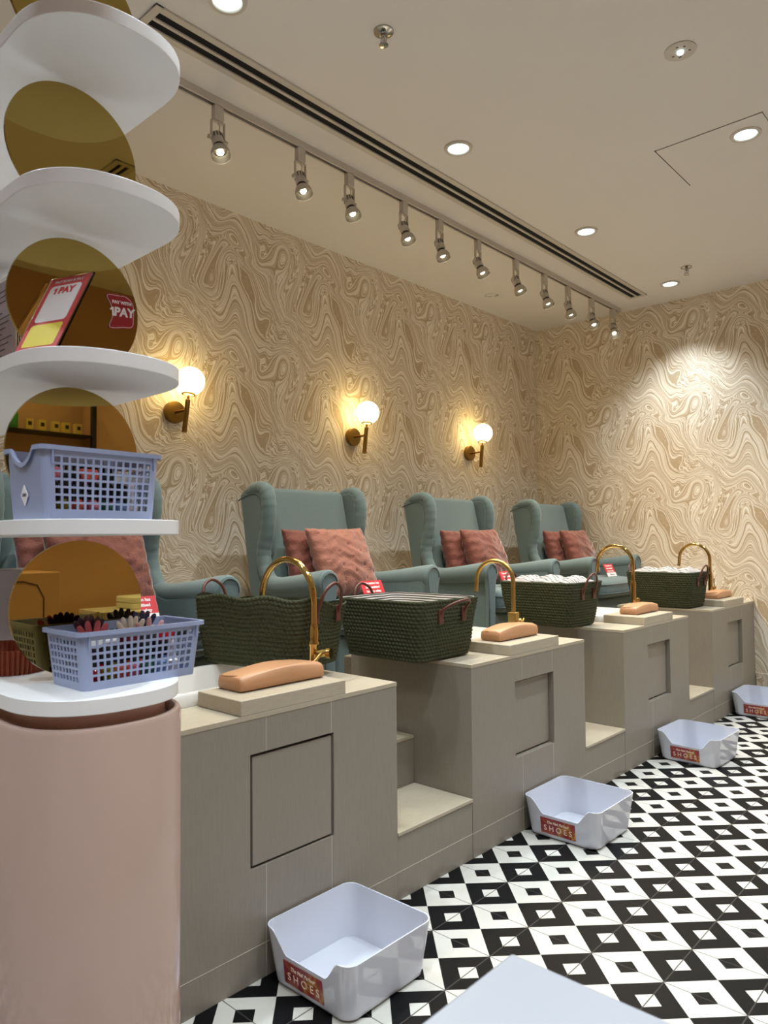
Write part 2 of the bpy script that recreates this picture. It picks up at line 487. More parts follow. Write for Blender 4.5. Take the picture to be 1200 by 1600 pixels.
def make_station(by0=0.17, sx=1.508):
    t = thing('pedicure_station', 'nearest beige stone pedicure station, beside the pink display column', 'foot bath', (0, S0, 0), 0, 'stone pedicure stations')
    y0, y1 = 0.0, SW
    X0 = 1.095
    bm = bmesh.new()
    # front wall with a square opening for the hatch, back and side walls around the basin
    pz0, pz1, py0, py1 = 0.288, 0.584, 0.288, 0.588
    box(bm, XS-0.10, XS, y0, py0, 0, ZT-0.001); box(bm, XS-0.10, XS, py1, y1, 0, ZT-0.001)
    box(bm, XS-0.10, XS, py0, py1, 0, pz0); box(bm, XS-0.10, XS, py0, py1, pz1, ZT-0.001)
    box(bm, X0, XS-0.10, y0, y0+0.10, 0, ZT-0.001); box(bm, X0, XS-0.10, y1-0.10, y1, 0, ZT-0.001)
    box(bm, X0, XS-0.10, y0+0.10, y1-0.10, 0, 0.45)
    box(bm, X0, X0+0.03, y0+0.10, y1-0.10, 0.45, ZT-0.001)
    obj('body', bm, M['stone'], t)
    # top paving around the basin opening
    bm = bmesh.new()
    bx0, bx1, by1 = 1.14, sx-0.016, 0.70
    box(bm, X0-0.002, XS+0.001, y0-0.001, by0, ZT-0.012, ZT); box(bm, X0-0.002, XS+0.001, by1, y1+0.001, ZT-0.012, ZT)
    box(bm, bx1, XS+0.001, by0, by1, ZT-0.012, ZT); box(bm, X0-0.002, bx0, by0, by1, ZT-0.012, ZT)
    obj('top_paving', bm, M['stone_lit'], t)
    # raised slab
    obj('foot_rest_slab', B(sx, XS+0.0005, 0.258, 0.638, ZT, 0.728), M['stone_lit'], t, bevel=0.0025, seg=2)
    # hatch
    h = obj('access_panel', B(XS-0.022, XS-0.004, py0+0.010, py1-0.006, pz0+0.006, pz1-0.009), M['stone'], t, bevel=0.002, seg=2)
    obj('hatch_gap', B(XS-0.075, XS-0.0235, py0, py1, pz0, pz1), M['gapdark'], h)
    # grout joints on the front
    for g_ in ((0.3392, 0.3408, pz1, ZT-0.012), (0.5772, 0.5788, pz1, ZT-0.012), (0.3392, 0.3408, 0.0, pz0), (0.5772, 0.5788, 0.0, pz0), (y0, y1, 0.087, 0.0885), (0.258, 0.70, ZT-0.0012, ZT+0.0006)):
        obj('grout_line', B(XS, XS+0.0006, *g_), M['grout'], t)
    # ceramic basin: outer rim, inner bowl
    bm = bmesh.new()
    def ring(w, h, z, rad): return [((bx0+bx1)/2+p[0], (by0+by1)/2+p[1], z) for p in rrect(w, h, rad)]
    w, h_ = bx1-bx0, by1-by0
    loft(bm, [ring(w+0.012, h_+0.03, ZT+0.0005, 0.05), ring(w+0.012, h_+0.03, 0.716, 0.05), ring(w+0.004, h_+0.022, 0.722, 0.05), ring(w-0.03, h_-0.03, 0.722, 0.05),
              ring(w-0.04, h_-0.04, 0.712, 0.05), ring(w-0.07, h_-0.07, 0.60, 0.06), ring(w-0.12, h_-0.12, 0.52, 0.07), ring(w-0.2, h_-0.2, 0.50, 0.05)], True, False, True)
    obj('basin', bm, M['ceramic'], t, smooth='auto', angle=50)
    return t

st = make_station()
st2 = make_station(0.275, 1.478)
st_labels = ['second beige stone pedicure station, with the square-based brushed brass tap', 'third beige stone pedicure station, second from the far wall', 'farthest beige stone pedicure station, against the back wall']
for i, lb in enumerate(st_labels):
    if i == 0: c = st2; c['label'] = lb; c.location = (0, S0+SP, 0)
    else: c = dup(st2, lb, (0, S0+SP*(i+1)-(0.002 if i == 2 else 0), 0), 0)
    for k in c.children:
        if i == 0 and k.name.startswith('access_panel'): k.location.x -= 0.018     # these hatches sit deeper in their openings
obj('exposed_core', B(1.045, 1.0925, 0.004, 0.06, ZPL+0.0005, 0.655), M['concrete'], st2, bevel=0.006, seg=2)

step_labels = ['stone steps between the nearest and the second pedicure station', 'stone steps between the second and the third pedicure station', 'stone steps in front of the farthest pedicure station']
def make_steps():
    t = thing('stone_steps', step_labels[0], 'steps', (0, S0+SW, 0), 0, 'stone steps between the stations')
    w = SP-SW; g = 0.0015
    obj('lower_riser', B(1.44, XS-0.001, g, w-g, 0, ZSTEP-0.012), M['stone'], t)
    obj('lower_tread', B(1.432, XS+0.003, g, w-g, ZSTEP-0.012, ZSTEP), M['stone_lit'], t, bevel=0.0015, seg=2)
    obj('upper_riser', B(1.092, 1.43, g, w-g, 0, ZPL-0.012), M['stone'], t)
    obj('upper_tread', B(1.092, 1.433, g, w-g, ZPL-0.012, ZPL), M['stone_lit'], t, bevel=0.0015, seg=2)
    obj('grout_line', B(XS-0.001, XS-0.0002, g, w-g, 0.087, 0.0885), M['grout'], t)
    return t
s0 = make_steps()
for i in (1, 2): dup(s0, step_labels[i], (0, S0+SW+SP*i, 0), 0)

# ------------------------------------------------------------------ wing chairs
def make_chair():
    t = thing('wing_armchair', 'sage green wing armchair mostly hidden behind the display shelves', 'armchair', (0.10, S0+SW/2, ZPL), 0, 'wing armchairs on the platform')
    fm = M['chair']
    # back slab, leaning, gently crowned
    bm = bmesh.new(); rings = []
    NZ = 14
    for k in range(NZ+1):
        f = k/NZ; z = 0.36+f*0.63
        xb = 0.235-0.105*f
        hw = 0.292
        th = 0.13-0.03*f
        crown = 0.0
        ring = []
        for p in rrect(th, hw*2, 0.04, 4):
            bul = 0.028*(1-(p[1]/hw)**2)*(1 if p[0] > 0 else 0)*math.sin(PI*min(1, 0.15+f*0.8))
            ring.append((xb+th/2+p[0]+bul, p[1], z+0.012*(1-(p[1]/hw)**2)*f))
        rings.append(ring)
    # rounded top
    top = rings[-1]; cx = sum(p[0] for p in top)/len(top)
    for s, dz in ((0.9, 0.012), (0.66, 0.021), (0.3, 0.025)):
        rings.append([(cx+(p[0]-cx)*s, p[1]*(0.985 if s > .8 else 0.97), p[2]+dz) for p in top])
    loft(bm, rings); obj('backrest', bm, fm, t, smooth='auto', angle=70)
    # side panels: wing flowing into the arm
    prof = [(0.27, 0.10), (0.19, 0.55), (0.115, 0.985), (0.15, 0.998), (0.21, 1.012), (0.27, 1.018), (0.305, 1.005), (0.325, 0.96), (0.328, 0.90), (0.318, 0.82), (0.30, 0.735), (0.292, 0.675), (0.312, 0.605), (0.36, 0.545), (0.46, 0.52), (0.66, 0.545), (0.775, 0.555), (0.78, 0.50), (0.78, 0.12)]
    for s in (-1, 1):
        bm = bmesh.new(); nloop = []
        def yo(x, z):   # the arm flares outward in front and above the seat
            return 0.03*min(1, max(0, (x-0.30)/0.4))
        for h in (0.283, 0.352):
            nloop.append([(x, s*(h+yo(x, z)), z) for x, z in prof])
        loft(bm, nloop)
        w = obj('wing_side', bm, fm, t, bevel=0.018, seg=4)
        # padded roll along the wing's top and front edge
        pts = spline([(0.125, s*0.325, 0.978), (0.16, s*0.325, 0.990), (0.21, s*0.324, 1.003), (0.265, s*0.322, 1.008), (0.298, s*0.322, 0.993), (0.316, s*0.322, 0.95), (0.318, s*0.322, 0.89), (0.308, s*0.322, 0.81), (0.290, s*0.324, 0.735), (0.283, s*0.326, 0.675), (0.303, s*0.330, 0.60), (0.36, s*0.336, 0.535)], 5)
        n = len(pts)
        bm = bmesh.new(); tube(bm, pts, [0.016+0.021*min(1, i/10.0)*(1+0.06*math.sin(i*1.9)) for i in range(n)], 14)
        obj('wing_roll', bm, fm, w, smooth=True)
        bm = bmesh.new(); tube(bm, [Vector((p.x-0.012-0.008*min(1, i/10.0), s*0.353, p.z-0.026)) for i, p in enumerate(pts[:-6])], 0.0035, 6)
        obj('piping', bm, M['chairdark'], w, smooth=True)
        # rolled arm, rising and flaring to the front
        bm = bmesh.new()
        ap = spline([(0.33, s*0.335, 0.54), (0.42, s*0.340, 0.525), (0.54, s*0.350, 0.532), (0.66, s*0.360, 0.545), (0.75, s*0.366, 0.555), (0.79, s*0.368, 0.556)], 5)
        n = len(ap)
        tube(bm, ap, [0.044+0.018*i/(n-1) for i in range(n-1)]+[0.056], 18)
        a = obj('arm', bm, fm, t, smooth='auto', angle=60)
        # scroll facing on the arm front
        bm = bmesh.new()
        cy, cz = s*0.368, 0.556
        out = [(cy+0.058*math.cos(q), cz+0.058*math.sin(q)) for q in [(-0.18+1.36*k/16)*PI for k in range(17)]]
        face = out + [(cy-0.040, 0.48), (cy-0.034, 0.40), (cy-0.036, 0.13), (cy+0.036, 0.13), (cy+0.034, 0.40), (cy+0.040, 0.48)]
        prism(bm, face, 'x', 0.776, 0.800)
        obj('arm_front', bm, fm, a, bevel=0.007, seg=3)
        bm = bmesh.new(); tube(bm, [(0.801, cy-0.030, 0.16), (0.801, cy-0.030, 0.42), (0.801, cy-0.036, 0.49)]+[(0.801, cy-0.046*math.cos(q)*1.0, cz+0.046*math.sin(q)) for q in [(-0.1+1.15*k/16)*PI for k in range(17)]], 0.0038, 6)
        obj('piping', bm, M['chairdark'], a, smooth=True)
    # seat
    bm = bmesh.new(); box(bm, 0.26, 0.775, -0.315, 0.315, 0.12, 0.315)
    obj('seat_base', bm, fm, t, bevel=0.02, seg=3)
    bm = bmesh.new(); rings = []
    for z, sc in ((0.318, 0.92), (0.325, 0.975), (0.345, 1.0), (0.41, 1.0), (0.432, 0.975), (0.446, 0.90), (0.456, 0.7), (0.462, 0.4)):
        rings.append([(0.545+p[0]*sc, p[1]*sc, z) for p in rrect(0.57, 0.60, 0.07, 6)])
    loft(bm, rings); cu = obj('seat_cushion', bm, fm, t, smooth=True)
    bm = bmesh.new()
    for z in (0.347, 0.412):
        tube(bm, [(0.545+p[0], p[1], z) for p in rrect(0.572, 0.602, 0.07, 6)]+[(0.545+0.286, 0.231, z)], 0.004, 6)
    obj('piping', bm, M['chairdark'], cu, smooth=True)
    for y in (-0.2, -0.07, 0.07, 0.2):
        bm = bmesh.new(); bmesh.ops.create_uvsphere(bm, u_segments=12, v_segments=8, radius=0.014, matrix=Matrix.Translation((0.325+0.024*(1-(y/0.292)**2)*0.8, y, 0.60)))
        obj('button', bm, M['chairdark'], t, smooth=True)
    for x, y in ((0.30, -0.30), (0.30, 0.30), (0.74, -0.33), (0.74, 0.33)):
        bm = bmesh.new(); lathe(bm, [(0.014, 0.0), (0.024, 0.122)], 14, (x, y, 0))
        obj('leg', bm, M['woodleg'], t, smooth='auto')
    return t
ch = make_chair()
ch_labels = ['sage green wing armchair behind the square basket of the second station', 'sage green wing armchair third along, behind the brushed brass tap', 'farthest sage green wing armchair, in the back corner of the room']
for i, lb in enumerate(ch_labels):
    dup(ch, lb, (0.10, S0+SW/2+SP*(i+1)-(0.006 if i == 2 else 0), ZPL), 0)

# ------------------------------------------------------------------ cushions
def cushion_mesh(w, h, th, seed, quilt=False, n=56):
    """upright cushion in local x (width) - z (height), thickness along y"""
    rr = random.Random(seed); bm = bmesh.new()
    ph = [rr.uniform(0, 6.28) for _ in range(6)]
    grids = []
    for side in (1, -1):
        g = []
        for j in range(n+1):
            row = []
            for i in range(n+1):
                a = -1+2*i/n; b = -1+2*j/n
                px = a*(1-0.07*(1-b*b)**1.0*abs(a)**3); pz = b*(1-0.07*(1-a*a)*abs(b)**3)
                t = (max(0, (1-a*a)*(1-b*b)))**0.42
                wr = 0.06*math.sin(7*a+3*b+ph[0])*math.sin(4*b-2*a+ph[1])+0.035*math.sin(13*b+5*a+ph[2])+0.05*math.sin(19*a+6*math.sin(3*b+ph[5])+ph[3])*max(0, b)**2+0.03*math.sin(24*b+4*math.sin(5*a)+ph[4])*(1-abs(b))
                edge = 0.13*math.sin(22*a+ph[3])*abs(b)**4+0.13*math.sin(22*b+ph[4])*abs(a)**4
                tt = t*(1+wr+edge)
                if quilt: tt -= 0.16*t*max(0, math.cos(5.2*PI*a))**6*max(0, math.cos(5.2*PI*b+(PI if int((a+1)*2.6) % 2 else 0)))**6
                row.append((px*w/2, side*th/2*tt, pz*h/2))
            g.append(row)
        grids.append(g)
    vf = [[bm.verts.new(p) for p in row] for row in grids[0]]
    vb = [[(vf[j][i] if i in (0, n) or j in (0, n) else bm.verts.new(grids[1][j][i])) for i in range(n+1)] for j in range(n+1)]
    for V in (vf, vb):
        for j in range(n):
            for i in range(n):
                bm.faces.new((V[j][i], V[j][i+1], V[j+1][i+1], V[j+1][i]))
    return bm

cush = []
def cushion(mat, label, X, Y, zbase, w, h, lean, yaw, roll, seed, quilt=False):
    o = obj('throw_pillow', cushion_mesh(w, h, 0.15, seed, quilt), M[mat], None, smooth=True)
    tag(o, label, 'cushion', 'rust and rose cushions on the armchairs')
    R_ = Matrix.Rotation(yaw, 4, 'Z') @ Matrix.Rotation(lean, 4, 'Y') @ Matrix.Rotation(PI/2, 4, 'Z') @ Matrix.Rotation(roll, 4, 'Y')
    zs = [(R_ @ v.co).z for v in o.data.vertices]
    R_.translation = Vector((X, Y, zbase-min(zs)))
    o.matrix_world = R_
    return o
ZSEAT = ZPL+0.462
CY = [S0+SW/2+SP*i for i in range(4)]
def pair(i, m1, l1, m2, l2, q=False, dy=0.0):
    cushion(m1, l1, 0.500, CY[i]-0.075+dy, ZSEAT-0.004, 0.40, 0.36, -0.26, 0.0, 0.0, 11+i)
    cushion(m2, l2, 0.615, CY[i]-0.005+dy, ZSEAT-0.004, 0.41, 0.375, -0.36, 0.04, -0.01, 21+i, q)
pair(0, 'rust', 'rust velvet cushion behind on the nearest armchair, seen left of the lowest round mirror', 'rust', 'rust quilted cushion in front on the nearest armchair, right of the lowest round mirror', True)
pair(1, 'rust', 'rust velvet cushion behind the shiny rose pink one on the second armchair', 'pinksatin', 'shiny rose pink quilted cushion on the second armchair', True)
pair(2, 'rust', 'rust velvet cushion half hidden at the back of the third armchair', 'rust', 'rust velvet cushion in front on the third armchair, above the brushed brass tap')
pair(3, 'rust', 'rust velvet cushion half hidden at the back of the farthest armchair', 'rust', 'rust velvet cushion in front on the farthest armchair, beside a red notice card', dy=-0.02)

# ------------------------------------------------------------------ red notice cards
card_lb = ['red and white notice card on the nearest armchair seat, above the lower plastic basket', 'red and white notice card on the second armchair seat, behind the striped basket liner', 'red and white notice card on the third armchair seat, beside a basket handle', 'red and white notice card on the farthest armchair seat, below its cushion']
card_pos = [(0.84, 1.36, 0.0), (0.84, 2.60, 0.0), (0.84, 3.80, 0.0), (0.84, 5.19, 0.0)]
for i in range(4):
    X, Y, _ = card_pos[i]
    if i == 0:
        t = thing('notice_card', card_lb[0], 'card', (X, Y, ZSEAT-0.004), 0, 'red notice cards on the armchairs')
        CARD = t
        w, h = 0.15, 0.10
        lean = 0.45
        up = Vector((-math.sin(lean), 0, math.cos(lean))); nx = Vector((math.cos(lean), 0, math.sin(lean)))
        def slab(name, y0, y1, a0, a1, off, th, mat, par):
            bm = bmesh.new()
            P = [(y0, a0), (y1, a0), (y1, a1), (y0, a1)]
            loft(bm, [[Vector((0, y, 0)) + up*a + nx*(off) for y, a in P], [Vector((0, y, 0)) + up*a + nx*(off+th) for y, a in P]])
            return obj(name, bm, mat, par)
        c1 = slab('card_face', -w/2, w/2, 0.032, h, 0, 0.002, M['red'], t)
        c2 = slab('card_foot', -w/2, w/2, 0.0, 0.032, 0, 0.002, M['cardwhite'], t)
        for k, s_ in enumerate(('This station has', 'been sanitised', 'for your safety')):
            text('lettering', s_, 0.017, M['cardwhite'], c1, frame(up*(h-0.014-0.021*k)+nx*0.0024, (0, 1, 0), up), bold=0.0006)
        text('lettering', 'Thank you', 0.016, M['ink'], c2, frame(up*0.016+nx*0.0024, (0, 1, 0), up), shear=0.3)
        # strut behind the card
        slab('strut', -0.02, 0.02, 0.0, 0.06, -0.012, 0.0015, M['cardwhite'], t)
    else:
        dup(CARD, card_lb[i], (X, Y, ZSEAT-0.004), 0)

# ------------------------------------------------------------------ green woven baskets
def basket_outer(w0, d0, w1, d1, h, sag=0.0, rows=16, N=420):
    bm = bmesh.new(); rings = []
    base = rrect(1, 1, 0.16, 1)
    def outline(w, dd, rad, z, k, bul):
        # resample a rounded rectangle evenly
        pts = rrect(w, dd, rad, 8); L = [0]
        for a, b in zip(pts, pts[1:]+pts[:1]): L.append(L[-1]+math.hypot(b[0]-a[0], b[1]-a[1]))
        out = []; j = 0
        for i in range(N):
            s = L[-1]*i/N
            while L[j+1] < s: j += 1
            a, b = pts[j], pts[(j+1) % len(pts)]; f = (s-L[j])/max(1e-9, L[j+1]-L[j])
            x, y = a[0]+(b[0]-a[0])*f, a[1]+(b[1]-a[1])*f
            st = 0.5+0.5*math.sin(2*PI*(i*(N/5)/N + k*0.5))
            o_ = bul*(0.55+0.6*st)
            ll = math.hypot(x/w, y/dd)
            wav = 1+0.008*math.sin(3*2*PI*i/N+k*0.5)
            ex, ey = x*wav, y*wav
            nx_, ny_ = (1 if abs(x)/w > abs(y)/dd else 0.2)*math.copysign(1, x), (1 if abs(y)/dd >= abs(x)/w else 0.2)*math.copysign(1, y)
            zz = z-(sag*min(1, max(0, (ey/dd+0.30)/0.5))-0.006*math.sin(7*i/N*2*PI))*(z/h)**2*(1 if sag else 0)
            out.append((ex+nx_*o_, ey+ny_*o_, zz+0.0030*math.sin(2*PI*(i*(N/5)/N+k*0.5)+1.2)*(1 if bul > 0 else 0)))
        return out
    for k in range(rows):
        for q in range(4):
            f = (k+q/4)/rows
            e = f**0.8
            rings.append(outline(w0+(w1-w0)*e, d0+(d1-d0)*e, 0.038, 0.004+f*h, k, 0.0064*math.sin(PI*q/4)))
    rings.append(outline(w1, d1, 0.038, h+0.004, rows, 0))
    rings.insert(0, outline(w0-0.02, d0-0.02, 0.034, 0.0, 0, 0))
    loft(bm, rings, True, True, False)
    return bm

def make_basket(label, h=0.225, w0=0.37, d0=0.315, w1=0.43, d1=0.38, sag=0.0, droop=False):
    t = thing('woven_basket', label, 'basket', (0, 0, 0), 0, 'olive woven baskets on the stations')
    obj('woven_body', basket_outer(w0, d0, w1, d1, h, sag), M['basket'], t, smooth=True)
    bm = bmesh.new()
    def ring(w, dd, z): return [(p[0], p[1], z-(sag*min(1, max(0, (p[1]/dd+0.30)/0.5))+(0.02 if sag else 0))*(z/h)**2) for p in rrect(w, dd, 0.038, 8)]
    loft(bm, [ring(w1-0.012, d1-0.012, h-0.012), ring(w1-0.012, d1-0.012, h+0.002), ring(w1-0.018, d1-0.018, h+0.002), ring(w1-0.020, d1-0.020, h-0.01), ring((w0+w1)/2-0.02, (d0+d1)/2-0.02, h*0.5), ring(w0-0.015, d0-0.015, 0.016)], True, False, True)
    obj('liner', bm, M['stripez'], t, smooth='auto')
    for s in (-1, 1):
        bm = bmesh.new()
        xo = s*(w1/2+0.010)
        hh = 0.058
        if droop and s > 0:
            pts = spline([(xo-s*0.006, -0.075, h-0.050), (xo+s*0.008, -0.070, h-0.028), (xo+s*0.040, -0.045, h-0.006), (xo+s*0.058, 0, h+0.004), (xo+s*0.040, 0.045, h-0.006), (xo+s*0.008, 0.070, h-0.028), (xo-s*0.006, 0.075, h-0.050)], 6)
        else:
            pts = spline([(xo-s*0.007, -0.062, h-0.060), (xo+s*0.006, -0.060, h-0.02), (xo+s*0.018, -0.044, h+0.025), (xo+s*0.024, 0, h+hh-0.012), (xo+s*0.018, 0.044, h+0.025), (xo+s*0.006, 0.060, h-0.02), (xo-s*0.007, 0.062, h-0.060)], 6)
        tube(bm, pts, 0.0055, 10)
        hd = obj('handle', bm, M['brownleather'], t, smooth=True)
        for y in ((-0.073, 0.073) if droop and s > 0 else (-0.062, 0.062)):
            obj('leather_tab', B(min(xo-s*0.012, xo-s*0.003), max(xo-s*0.012, xo-s*0.003), y-0.014, y+0.014, h-0.085, h-0.03), M['brownleather'], hd, bevel=0.003, seg=2)
    return t
bk = make_basket('olive woven basket with open striped liner on the second station', droop=True)
bk.location = (1.375, 2.205, ZT+0.001); bk.rotation_euler = (0, 0, math.radians(1.0))
b1 = make_basket('floppy olive woven basket behind the nearest gold tap and tan foot pad', h=0.232, w0=0.40, d0=0.24, w1=0.475, d1=0.27, sag=0.03)
b1.location = (1.262, 1.605, 0.7225); b1.rotation_euler = (0, 0, math.radians(12))
b3 = make_basket('olive woven basket full of striped cloth on the third station', d0=0.255, d1=0.345)
b3.location = (1.295, 3.463, ZT+0.001)
b4 = dup(b3, 'farthest olive woven basket full of striped cloth, before the back wall', (1.385, 4.836, ZT+0.001), 0)

def cloth_heap(w, dd, h0, peak, seed, n=36):
    rr = random.Random(seed); bm = bmesh.new(); ph = [rr.uniform(0, 6.28) for _ in range(6)]
    V = []
    for j in range(n+1):
        row = []
        for i in range(n+1):
            a, b = -1+2*i/n, -1+2*j/n
            e = max(0, (1-a**6)*(1-b**6))
            z = h0+peak*e**0.5+0.008*e*(math.sin(9*a+ph[0]+2*b)+0.7*math.sin(14*b+ph[1]+4*a)+0.5*math.sin(23*a-9*b+ph[2]))
            row.append(bm.verts.new((a*w/2*(1-0.06*abs(b)**4), b*dd/2*(1-0.06*abs(a)**4), z)))
        V.append(row)
    for j in range(n):
        for i in range(n): bm.faces.new((V[j][i], V[j][i+1], V[j+1][i+1], V[j+1][i]))
    # close underneath
    rim = V[0][:] + [V[j][n] for j in range(1, n+1)] + [V[n][i] for i in range(n-1, -1, -1)] + [V[j][0] for j in range(n-1, 0, -1)]
    low = [bm.verts.new((v.co.x*0.85, v.co.y*0.85, h0-0.10)) for v in rim]
    L = len(rim)
    for i in range(L): bm.faces.new((rim[i], low[i], low[(i+1) % L], rim[(i+1) % L]))
    bm.faces.new(low)
    return bm
for b, lb, sd in ((b3, 'striped cloth heaped in the woven basket on the third station', 3), (b4, 'striped cloth heaped in the farthest woven basket', 4)):
    o = obj('striped_cloth', cloth_heap(0.40, 0.315, 0.218, 0.026, sd), M['stripey'], None, smooth=True)
    o.location = b.location; tag(o, lb, 'cloth', 'striped cloths in the baskets')

# ------------------------------------------------------------------ tan foot pads
def pad_mesh(L, w, h, seed):
    rr = random.Random(seed); bm = bmesh.new(); n, mI = 26, 18
    rings = []
    for k in range(n+1):
        f = k/n; y = -L/2+L*f
        e = min(1.0, math.sin(PI*min(1, max(0, f)))*6) if False else 1.0
        end = (1-abs(2*f-1)**14)
        crest = h*(0.74+0.30*math.sin(PI*(0.05+0.80*f))+0.015*math.sin(6*f+seed))*(0.93+0.07*end)
        ww = w*(0.96+0.04*end)
        ring = []
        for i in range(mI):
            q = 2*PI*i/mI
            cx, sz = math.cos(q), math.sin(q)
            x = ww/2*math.copysign(abs(cx)**0.30, cx); z = crest/2+crest/2*math.copysign(abs(sz)**0.30, sz)
            if sz > 0.3: x *= 0.93; z += 0.0015*math.sin(7*f+5*cx+seed)
            ring.append((x, y, max(0.0, z)))
        rings.append(ring)
    def cap(ring, y, s): 
        c = Vector((0, 0, h*0.42)); return [(p[0]*s, y, c.z+(p[2]-c.z)*s) for p in ring]
    rings = [cap(rings[0], -L/2-0.004, 0.9)] + rings + [cap(rings[-1], L/2+0.004, 0.9)]
    loft(bm, rings); return bm
pad_pos = [(1.572, 1.366), (1.580, 2.622), (1.580, 3.925), (1.582, 5.203)]
pad_lb = ['tan leather foot pad on the nearest station, with drooping end', 'tan leather foot pad below the brushed brass tap on the second station', 'tan leather foot pad on the third station', 'farthest tan leather foot pad, beside the last woven basket']
PAD = None
for i in range(4):
    o = obj('foot_pad', pad_mesh(0.30 if i == 0 else 0.285, 0.118 if i == 0 else 0.102, (0.052, 0.055, 0.050, 0.048)[i], i), M['padleather'], None, smooth='auto', angle=70)
    bm = bmesh.new()
    y0 = -0.15
    q_ = 0.9 if i == 0 else 0.76; y0 = -0.148 if i == 0 else -0.141
    tube(bm, spline([(-0.05*q_, y0, 0.036), (-0.02*q_, y0-0.003, 0.038), (0.02*q_, y0+0.005, 0.040), (0.045*q_, y0+0.03, 0.040)], 5), 0.0035, 6)
    obj('knotted_cord', bm, M['padleather'], o, smooth=True)
    o.location = (pad_pos[i][0], pad_pos[i][1], 0.7285)
    tag(o, pad_lb[i], 'foot pad', 'tan foot pads on the stations')

# ------------------------------------------------------------------ gooseneck taps
def gooseneck(h, reach, rad, drop, rot=0.0):
    pts = [(0, 0, 0.0), (0, 0, 0.06), (0, 0, h-reach/2-0.02), (0, 0, h-reach/2)]
    for k in range(1, 17):
        a = PI*k/16
        pts.append((-reach/2+reach/2*math.cos(a), 0, h-reach/2+reach/2*math.sin(a)))
    pts.append((-reach-0.004, 0, h-reach/2-drop))
    return pts
def tap(label, loc, rz, mat, style, h, reach):
    t = thing('gooseneck_tap', label, 'tap', loc, rz, 'gooseneck taps')
    bm = bmesh.new(); tube(bm, gooseneck(h, reach, 0.011, 0.05), 0.0108 if style != 'square' else 0.0095, 16)
    obj('spout', bm, mat, t, smooth='auto', angle=60)
    bm = bmesh.new()
    if style == 'lever':
        lathe(bm, [(0.024, 0), (0.024, 0.006), (0.0155, 0.010), (0.0155, 0.12), (0.018, 0.125), (0.018, 0.133), (0.0145, 0.138), (0.0165, 0.16), (0.013, 0.19)], 24)
        obj('valve_body', bm, mat, t, smooth='auto')
        bm = bmesh.new(); tube(bm, [(0.01, 0.0, 0.098), (0.03, 0.028, 0.099)], 0.012, 16)
        hb = obj('handle', bm, mat, t, smooth='auto')
        bm = bmesh.new(); tube(bm, [(0.03, 0.028, 0.099), (0.042, 0.034, 0.099)], 0.017, 20); obj('handle_cap', bm, mat, hb, smooth='auto')
        bm = bmesh.new(); tube(bm, [(0.028, 0.004, 0.098), (0.05, -0.055, 0.076)], 0.006, 12); obj('lever', bm, mat, hb, smooth='auto')
    elif style == 'square':
        box(bm, -0.019, 0.019, -0.019, 0.019, 0, 0.088); obj('valve_body', bm, mat, t, bevel=0.002, seg=2)
        bm = bmesh.new(); box(bm, 0.018, 0.045, -0.012, 0.012, 0.03, 0.054); hb = obj('handle', bm, mat, t, bevel=0.002, seg=2)
        for dy in (-0.022, 0.022):
            bm = bmesh.new(); tube(bm, [(0.036, dy*0.4, 0.042), (0.040, dy, 0.062)], 0.005, 10); obj('lever', bm, mat, hb, smooth='auto')
    else:
        lathe(bm, [(0.024, 0), (0.024, 0.006), (0.0155, 0.010), (0.0155, 0.15), (0.013, 0.17)], 24)
        obj('valve_body', bm, mat, t, smooth='auto')
        for yy in (0.035, 0.062):
            bm = bmesh.new(); lathe(bm, [(0.008, 0.0), (0.008, 0.045), (0.014, 0.048), (0.014, 0.060), (0.009, 0.066)], 14, (0.004, yy, 0)); obj('knob', bm, mat, t, smooth='auto')
        if style == 'rod':
            bm = bmesh.new(); tube(bm, [(0.004, 0.062, 0.066), (0.004, 0.062, 0.12)], 0.003, 8); obj('lift_rod', bm, M['black'], t, smooth='auto')
    return t
tap('polished gold gooseneck tap of the nearest station, in front of the olive basket', (1.535, 1.560, ZT+0.0005), 0.0, M['gold'], 'lever', 0.392, 0.258)
tap('brushed brass gooseneck tap with square base on the second station', (1.503, 2.772, 0.7285), 0.15, M['brushed'], 'square', 0.313, 0.178)
tap('polished gold gooseneck tap of the third station', (1.501, 4.032, 0.7285), 0.1, M['gold'], 'cross', 0.365, 0.205)
tap('farthest polished gold gooseneck tap, against the back wallpaper', (1.501, 5.310, 0.7285), 0.0, M['gold'], 'rod', 0.36, 0.21)

